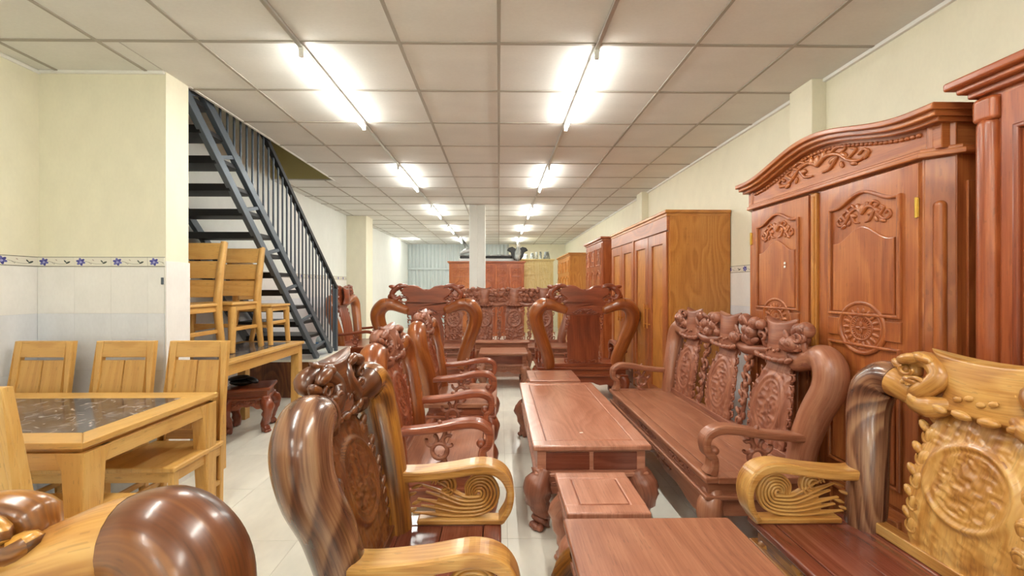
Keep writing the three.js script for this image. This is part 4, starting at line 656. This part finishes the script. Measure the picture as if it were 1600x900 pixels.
// ---------------------------------------------------------------- things lying on the far wardrobes
{ const t = thing('wrapped_board', 'long dark wrapped slab lying across the far cabinets', 'slab', [-0.25, 2.2, -12.36]); mesh('board', span(-0.95, 0.75, 0, 0.1, -0.12, 0.12, 0.02), M.silver, t, 'x'); mesh('wrapping', span(-0.92, 0.72, 0.1, 0.17, -0.11, 0.11, 0.02), M.black, t, 'x'); mesh('top_cover', span(-0.93, 0.73, 0.17, 0.215, -0.115, 0.115, 0.018), M.rock, t, 'x'); }
{ const t = thing('bird_ornament', 'silver spread wing bird ornament on the slab left of the column', 'ornament', [-0.93, 2.465, -12.36]); mesh('body', [sweep([[-0.2, 0.0, 0], [-0.05, 0.06, 0], [0.1, 0.1, 0], [0.2, 0.22, 0]], [0.05, 0.08, 0.09, 0.05], { seg: 16, rd: 10 })], M.silver, t); mesh('wing', [sweep([[0.02, 0.08, 0], [-0.1, 0.28, 0.02], [-0.2, 0.5, 0.02]], [0.06, 0.045, 0.008], { seg: 14, rd: 8, ax: 0.4 })], M.rock, t); mesh('wing', [sweep([[0.1, 0.1, 0], [0.24, 0.3, 0.02], [0.36, 0.42, 0.02]], [0.06, 0.06, 0.02], { seg: 14, rd: 8, ax: 0.4 })], M.whitePaint, t); }
{ const t = thing('eagle_statue', 'black spread wing statue on the red brown back wardrobe', 'statue', [0.55, 2.202, -12.09]); mesh('body', [sweep([[0, 0, 0], [0.0, 0.12, 0.02], [0.02, 0.26, 0.03], [0.02, 0.38, 0.04]], [0.05, 0.09, 0.1, 0.06], { seg: 16, rd: 12, capA: 0 })], M.rock, t); for (const s of [-1, 1]) { const p = [[0.02, 0.02], [0.1, 0.04], [0.17, 0.14], [0.2, 0.26], [0.31, 0.32], [0.26, 0.4], [0.15, 0.43], [0.05, 0.38], [0.02, 0.25]]; let g = extrude(shapeFrom(p), 0.06, 0.02, -0.03); if (s < 0) g = mirrorX(g); mesh('wing', g, M.black, t); }
  mesh('head', [ball(0.06, 0.03, 0.46, 0.05, 1, 1.2, 1), ball(0.03, 0.03, 0.44, 0.12, 0.7, 0.6, 1.4)], M.whitePaint, t); }
{ reseed(99); const where = ['leftmost', 'second', 'third', 'fourth', 'rightmost'];
  [[0.84, 0.17, 0.12], [1.06, 0.2, 0.08], [1.2, 0.24, 0.05], [1.33, 0.25, 0.05], [1.53, 0.25, 0.12]].forEach(([x, h, r], i) => { const t = thing('viewing_stone', `grey viewing stone, ${where[i]} of the row on the pale yellow wardrobe`, 'stone', [x, 2.32, -13.05]); const rows = []; for (let k = 0; k <= 8; k++) { const q = k / 8; rows.push([h * q, r * (1 - 0.45 * q + 0.2 * (rnd() - 0.5)), r * 0.7 * (1 - 0.4 * q + 0.2 * (rnd() - 0.5)), (rnd() - 0.5) * 0.02, 0]); } mesh('stone', loft(rows, { rd: 12 }), M.rock, t); mesh('stone_base', span(-r * 0.9, r * 0.9, -0.0, 0.025, -r * 0.6, r * 0.6, 0.006), M.black, t, 'x'); }); }
//NEXT
// ---------------------------------------------------------------- dining sets
{ const x0 = -3.2, x1 = -1.77, d0 = 1.76, d1 = 2.6, h = 0.785, w = x1 - x0, dd = d1 - d0, a = w / 2, b = dd / 2, f = 0.13;
  const t = thing('dining_table', 'light oak dining table with a grey marble inset top', 'dining table', [(x0 + x1) / 2, 0, -(d0 + d1) / 2]);
  const fr = (s) => { const sh = shapeFrom(s); const g = extrude(sh, 0.028, 0.005, 0); g.rotateX(-PI / 2); g.translate(0, h - 0.028, 0); return g; };
  for (const s of [[[-a, -b], [a, -b], [a - f, -b + f], [-a + f, -b + f]], [[-a, b], [-a + f, b - f], [a - f, b - f], [a, b]], [[a, -b], [a, b], [a - f, b - f], [a - f, -b + f]], [[-a, -b], [-a + f, -b + f], [-a + f, b - f], [-a, b]]]) mesh('top_frame', fr(s), M.oak, t, s[0][0] === s[1][0] || (s[0][0] === -a && s[3][0] === -a) ? 'z' : 'x');
  mesh('marble_inset', span(-a + f - 0.001, a - f + 0.001, h - 0.026, h - 0.001, -b + f - 0.001, b - f + 0.001, 0.001), M.marble, t, 'x');
  mesh('shadow_gap_rail', span(-a + 0.03, a - 0.03, h - 0.05, h - 0.028, -b + 0.03, b - 0.03, 0.003), M.oak, t, 'x');
  const ya = h - 0.05, yb = h - 0.125;
  mesh('apron', [span(-a + 0.1, a - 0.1, yb, ya, b - 0.075, b - 0.015, 0.004), span(-a + 0.1, a - 0.1, yb, ya, -b + 0.015, -b + 0.075, 0.004), span(a - 0.075, a - 0.012, yb, ya, -b + 0.1, b - 0.1, 0.004), span(-a + 0.012, -a + 0.075, yb, ya, -b + 0.1, b - 0.1, 0.004)], M.oak, t, 'x');
  for (const sx of [-1, 1]) for (const sz of [-1, 1]) { const leg = (axis) => { const p = [[0, 0], [0.055, 0], [0.1, yb], [0.13, ya], [0, ya]]; const g = extrude(shapeFrom(p), 0.075, 0.005, 0); return g; };
    const turnY = (q, ang) => { const r = q.clone(); r.rotateY(ang); return r; };
    let g = leg(); g = sx > 0 ? mirrorX(g) : g; g = move(g, sx * (a - 0.004), 0, sz > 0 ? b - 0.085 : -b + 0.01)[0];
    let k = leg(); k = sz > 0 ? turnY(k, PI / 2) : turnY(mirrorX(k), PI / 2); k = move(k, sx > 0 ? a - 0.083 : -a + 0.008, 0, sz * (b - 0.014))[0];
    mesh('leg', [g, k], M.oak, t, 'y'); }
}
function oakChair(t) {                                   // faces +z; back with a slot over two boards
  const w = 0.4, lean = y => -0.14 * Math.max(0, y - 0.46);
  mesh('seat', span(-0.22, 0.22, 0.43, 0.462, 0.02, 0.43, 0.012), M.oak, t, 'z');
  mesh('seat_rail', [span(-0.2, 0.2, 0.37, 0.43, 0.385, 0.41, 0.004), span(-0.2, 0.2, 0.37, 0.43, 0.02, 0.045, 0.004), span(-0.2, -0.175, 0.37, 0.43, 0.04, 0.39, 0.004), span(0.175, 0.2, 0.37, 0.43, 0.04, 0.39, 0.004)], M.oak, t, 'x');
  const tilt = g => { const p = g.attributes.position; for (let i = 0; i < p.count; i++) p.setZ(i, p.getZ(i) + lean(p.getY(i))); g.computeVertexNormals(); return g; };
  for (const s of [-1, 1]) { mesh('leg', span(s > 0 ? 0.17 : -0.205, s > 0 ? 0.205 : -0.17, 0, 0.43, 0.375, 0.415, 0.006), M.oak, t, 'y');
    const p = [[s * 0.165, 0], [s * 0.2, 0], [s * 0.205, 0.46], [s * 0.19, 1.09], [s * 0.14, 1.09], [s * 0.15, 0.46]]; const g = extrude(shapeFrom(s > 0 ? p : p.slice().reverse()), 0.035, 0.006, 0); mesh('back_post', tilt(g.index ? g.toNonIndexed() : g), M.oak, t, 'y'); }
  const sp = (x0, x1, y0, y1, z0, z1) => { const g = span(x0, x1, y0, y1, z0, z1, 0.005); return tilt(g.index ? g.toNonIndexed() : g); };
  mesh('top_rail', sp(-0.142, 0.142, 0.985, 1.09, 0.0, 0.033), M.oak, t, 'x');
  mesh('back_board', sp(-0.15, -0.004, 0.52, 0.965, 0.006, 0.024), M.oak, t, 'y'); mesh('back_board', sp(0.004, 0.15, 0.52, 0.965, 0.006, 0.024), M.oak, t, 'y');
  mesh('back_rail', sp(-0.152, 0.152, 0.47, 0.53, 0.0, 0.03), M.oak, t, 'x');
  for (const s of [-1, 1]) mesh('stretcher', span(s * 0.187 - 0.012, s * 0.187 + 0.012, 0.18, 0.21, 0.03, 0.38, 0.004), M.oak, t, 'z');
  return t;
}
const oc = oakChair(thing('dining_chair', 'slotted back oak dining chair, right of the three beyond the marble table', 'dining chair', [-1.99, 0, -2.68], 0, 'oak dining chairs at the marble table'));
dup(oc, 'slotted back oak dining chair, middle of the three beyond the marble table', [-2.47, 0, -2.68], 0);
dup(oc, 'slotted back oak dining chair, left of the three beyond the marble table', [-3.0, 0, -2.68], 0);
dup(oc, 'oak dining chair on the near side of the marble table, cut by picture edge', [-1.95, 0, -1.56], PI);
{ // second table that carries three chairs
  const x1 = -2.165, x0 = -2.86, d0 = 3.2, d1 = 4.58, h = 0.847, a = (x1 - x0) / 2, b = (d1 - d0) / 2;
  const t = thing('dining_table', 'oak dining table under the stairs with chairs standing on it', 'dining table', [(x0 + x1) / 2, 0, -(d0 + d1) / 2]);
  mesh('top_frame', [span(-a, a, h - 0.03, h, b - 0.1, b, 0.006), span(-a, a, h - 0.03, h, -b, -b + 0.1, 0.006), span(-a, -a + 0.1, h - 0.03, h, -b + 0.1, b - 0.1, 0.006), span(a - 0.1, a, h - 0.03, h, -b + 0.1, b - 0.1, 0.006)], M.oak, t, 'z');
  mesh('marble_inset', span(-a + 0.1, a - 0.1, h - 0.028, h - 0.001, -b + 0.1, b - 0.1, 0.001), M.marble, t, 'z');
  mesh('apron', [span(a - 0.06, a - 0.02, h - 0.12, h - 0.03, -b + 0.06, b - 0.06, 0.004), span(-a + 0.02, -a + 0.06, h - 0.12, h - 0.03, -b + 0.06, b - 0.06, 0.004), span(-a + 0.06, a - 0.06, h - 0.12, h - 0.03, b - 0.06, b - 0.02, 0.004), span(-a + 0.06, a - 0.06, h - 0.12, h - 0.03, -b + 0.02, -b + 0.06, 0.004)], M.oak, t, 'z');
  for (const sx of [-1, 1]) for (const sz of [-1, 1]) mesh('leg', bx(0.085, h - 0.03, 0.085, sx * (a - 0.06), (h - 0.03) / 2, sz * (b - 0.06), 0.006), M.oak, t, 'y');
}
function slatChair(t) {                                  // faces +z; three broad back slats
  const tilt = g0 => { const g = g0.index ? g0.toNonIndexed() : g0, p = g.attributes.position; for (let i = 0; i < p.count; i++) p.setZ(i, p.getZ(i) - 0.12 * Math.max(0, p.getY(i) - 0.45)); g.computeVertexNormals(); return g; };
  mesh('seat', span(-0.215, 0.215, 0.44, 0.468, 0.0, 0.42, 0.01), M.oak, t, 'z');
  mesh('seat_rail', [span(-0.2, 0.2, 0.39, 0.44, 0.37, 0.4, 0.004), span(-0.2, -0.175, 0.39, 0.44, 0.02, 0.38, 0.004), span(0.175, 0.2, 0.39, 0.44, 0.02, 0.38, 0.004)], M.oak, t, 'x');
  for (const s of [-1, 1]) { mesh('leg', sweep([[s * 0.188, 0.43, 0.38], [s * 0.188, 0.25, 0.385], [s * 0.195, 0.0, 0.4]], [0.026, 0.024, 0.02], { seg: 8, rd: 8, sq: 1, capA: 0, capB: 0.01 }), M.oak, t); mesh('back_post', sweep([[s * 0.2, 0.0, -0.06], [s * 0.2, 0.25, -0.01], [s * 0.2, 0.46, 0.01], [s * 0.2, 0.75, -0.025], [s * 0.2, 1.02, -0.08]], [0.021, 0.024, 0.026, 0.024, 0.021], { seg: 14, rd: 8, sq: 0.9, capA: 0.01, capB: 0.3 }), M.oak, t);
    mesh('stretcher', span(s * 0.19 - 0.01, s * 0.19 + 0.01, 0.2, 0.235, -0.01, 0.385, 0.004), M.oak, t, 'z'); }
  mesh('stretcher', span(-0.19, 0.19, 0.235, 0.27, 0.36, 0.385, 0.004), M.oak, t, 'x');
  for (const [y0, y1] of [[0.86, 1.01], [0.69, 0.845], [0.52, 0.675]]) mesh('back_slat', tilt(span(-0.185, 0.185, y0, y1, -0.012, 0.012, 0.005)), M.oak, t, 'x');
  return t;
}
const sc0 = slatChair(thing('dining_chair', 'oak slat back chair nearest of the three standing on the table under the stairs', 'dining chair', [-2.63, 0.851, -3.58], 0, 'slat back chairs on the table'));
sc0.scale.setScalar(0.975);
dup(sc0, 'oak slat back chair second of the three standing on the table under the stairs', [-2.595, 0.851, -4.1], 0, null, 0.975);
dup(sc0, 'oak slat back chair farthest of the three on the table, mostly its seat showing', [-2.69, 0.851, -4.385], PI / 2, null, 0.887);
// ---------------------------------------------------------------- staircase
{ const X = -2.42, t = thing('staircase', 'dark steel staircase with open treads and a barred railing', 'staircase', [0, 0, 0]);
  const bar = (x, d0, y0, d1, y1, w, hh, ext = 0) => { const L = Math.hypot(d1 - d0, y1 - y0), g = bx(w, hh, L, 0, 0, 0, 0.004); g.rotateX(Math.atan2(y1 - y0, d1 - d0)); g.translate(x, (y0 + y1) / 2, -(d0 + d1) / 2); return g; };
  const lo = d => lerp(2.96, 0.47, (d - 3.16) / (5.5 - 3.16)), hi = d => lerp(3.07, 0.5, (d - 3.32) / (5.93 - 3.32));
  mesh('stringer', bar(X, 2.9, lo(2.9), 5.47, 0.5, 0.05, 0.075), M.steel, t, 'z'); mesh('stringer', bar(X, 2.9, hi(2.9), 5.92, 0.51, 0.05, 0.075), M.steel, t, 'z');
  mesh('stringer', bar(-3.18, 3.0, lo(3.0), 5.47, 0.5, 0.05, 0.075), M.steel, t, 'z'); mesh('stringer', bar(-3.18, 3.0, hi(3.0), 5.92, 0.51, 0.05, 0.075), M.steel, t, 'z');
  for (let k = 0; k < 13; k++) { const y = 0.62 + k * 0.193, dl = 3.16 + (2.96 - y) / (2.96 - 0.47) * (5.5 - 3.16), dh = 3.32 + (3.07 - y) / (3.07 - 0.5) * 2.61; const a = dl - 0.02, b = Math.max(dh + 0.02, a + 0.24);
    mesh('tread', [span(-3.17, X, y - 0.02, y + 0.02, -b, -a, 0.004), span(-3.17, X, y - 0.045, y + 0.02, -a - 0.012, -a + 0.012, 0.003)], M.steelDark, t, 'x');
    if (k % 2 === 0) mesh('brace', bar(X, dl + 0.02, y + 0.02, dh - 0.02, y + 0.1, 0.035, 0.035), M.steel, t, 'z'); }
  const hr = d => lerp(2.95, 1.43, (d - 4.31) / (6.1 - 4.31));
  mesh('handrail', bar(X, 3.3, hr(3.3), 6.1, 1.43, 0.05, 0.05), M.steelDark, t, 'z');
  for (let i = 0; i < 30; i++) { const d = 3.3 + i * 0.093; const y0 = hi(d) + 0.03, y1 = Math.min(hr(d), 3.7); mesh('baluster', span(X - 0.008, X + 0.008, d > 5.93 ? 0.55 : y0, y1, -d - 0.008, -d + 0.008, 0.002), M.steel, t, 'y'); }
  mesh('newel_post', span(X - 0.022, X + 0.022, 0.5, 1.44, -6.12, -6.07, 0.004), M.steel, t, 'y');
}
{ const t = structure('stair_platform', span(XL, -2.38, 0, 0.47, -6.55, -5.36, 0.004), M.figuredBrown, 'low tiled landing at the foot of the stairs'); for (let i = 0; i < 2; i++) for (let j = 0; j < 3; j++) mesh('platform_tile', span(XL + 0.0 + i * 0.445, XL + 0.443 + i * 0.445, 0.47, 0.5, -5.34 - (j + 1) * 0.408, -5.34 - j * 0.408 - 0.002, 0.003), M.floorTile, t, 'x'); }
{ const t = thing('water_jug', 'clear plastic water jug with blue cap at the foot of the stairs', 'jug', [-2.75, 0.5, -6.35]); mesh('jug_body', lathe([[0.001, 0], [0.07, 0], [0.075, 0.02], [0.075, 0.13], [0.06, 0.17], [0.025, 0.19], [0.025, 0.215]]), M.plasticClear, t); mesh('jug_cap', lathe([[0.03, 0.205], [0.03, 0.235], [0.001, 0.238]]), M.plasticBlue, t); mesh('jug_label', lathe([[0.0765, 0.04], [0.0765, 0.1]]), M.plasticBlue, t); }
{ const t = thing('wall_switch', 'small dark switch knob on the partition wall edge', 'switch', [-2.368, 1.49, -2.905]); mesh('knob', bx(0.012, 0.05, 0.014, 0, 0, 0, 0.003), M.steel, t); }
{ const t = thing('paper_scrap', 'tiny white paper scrap on the long coffee table', 'paper', [0.53, 0.5105, -2.62], 0.2); mesh('paper', bx(0.022, 0.0015, 0.012, 0, 0.001, 0, 0.0004), M.sticker, t); }
// ---------------------------------------------------------------- hand over
renderer.render(scene, camera);
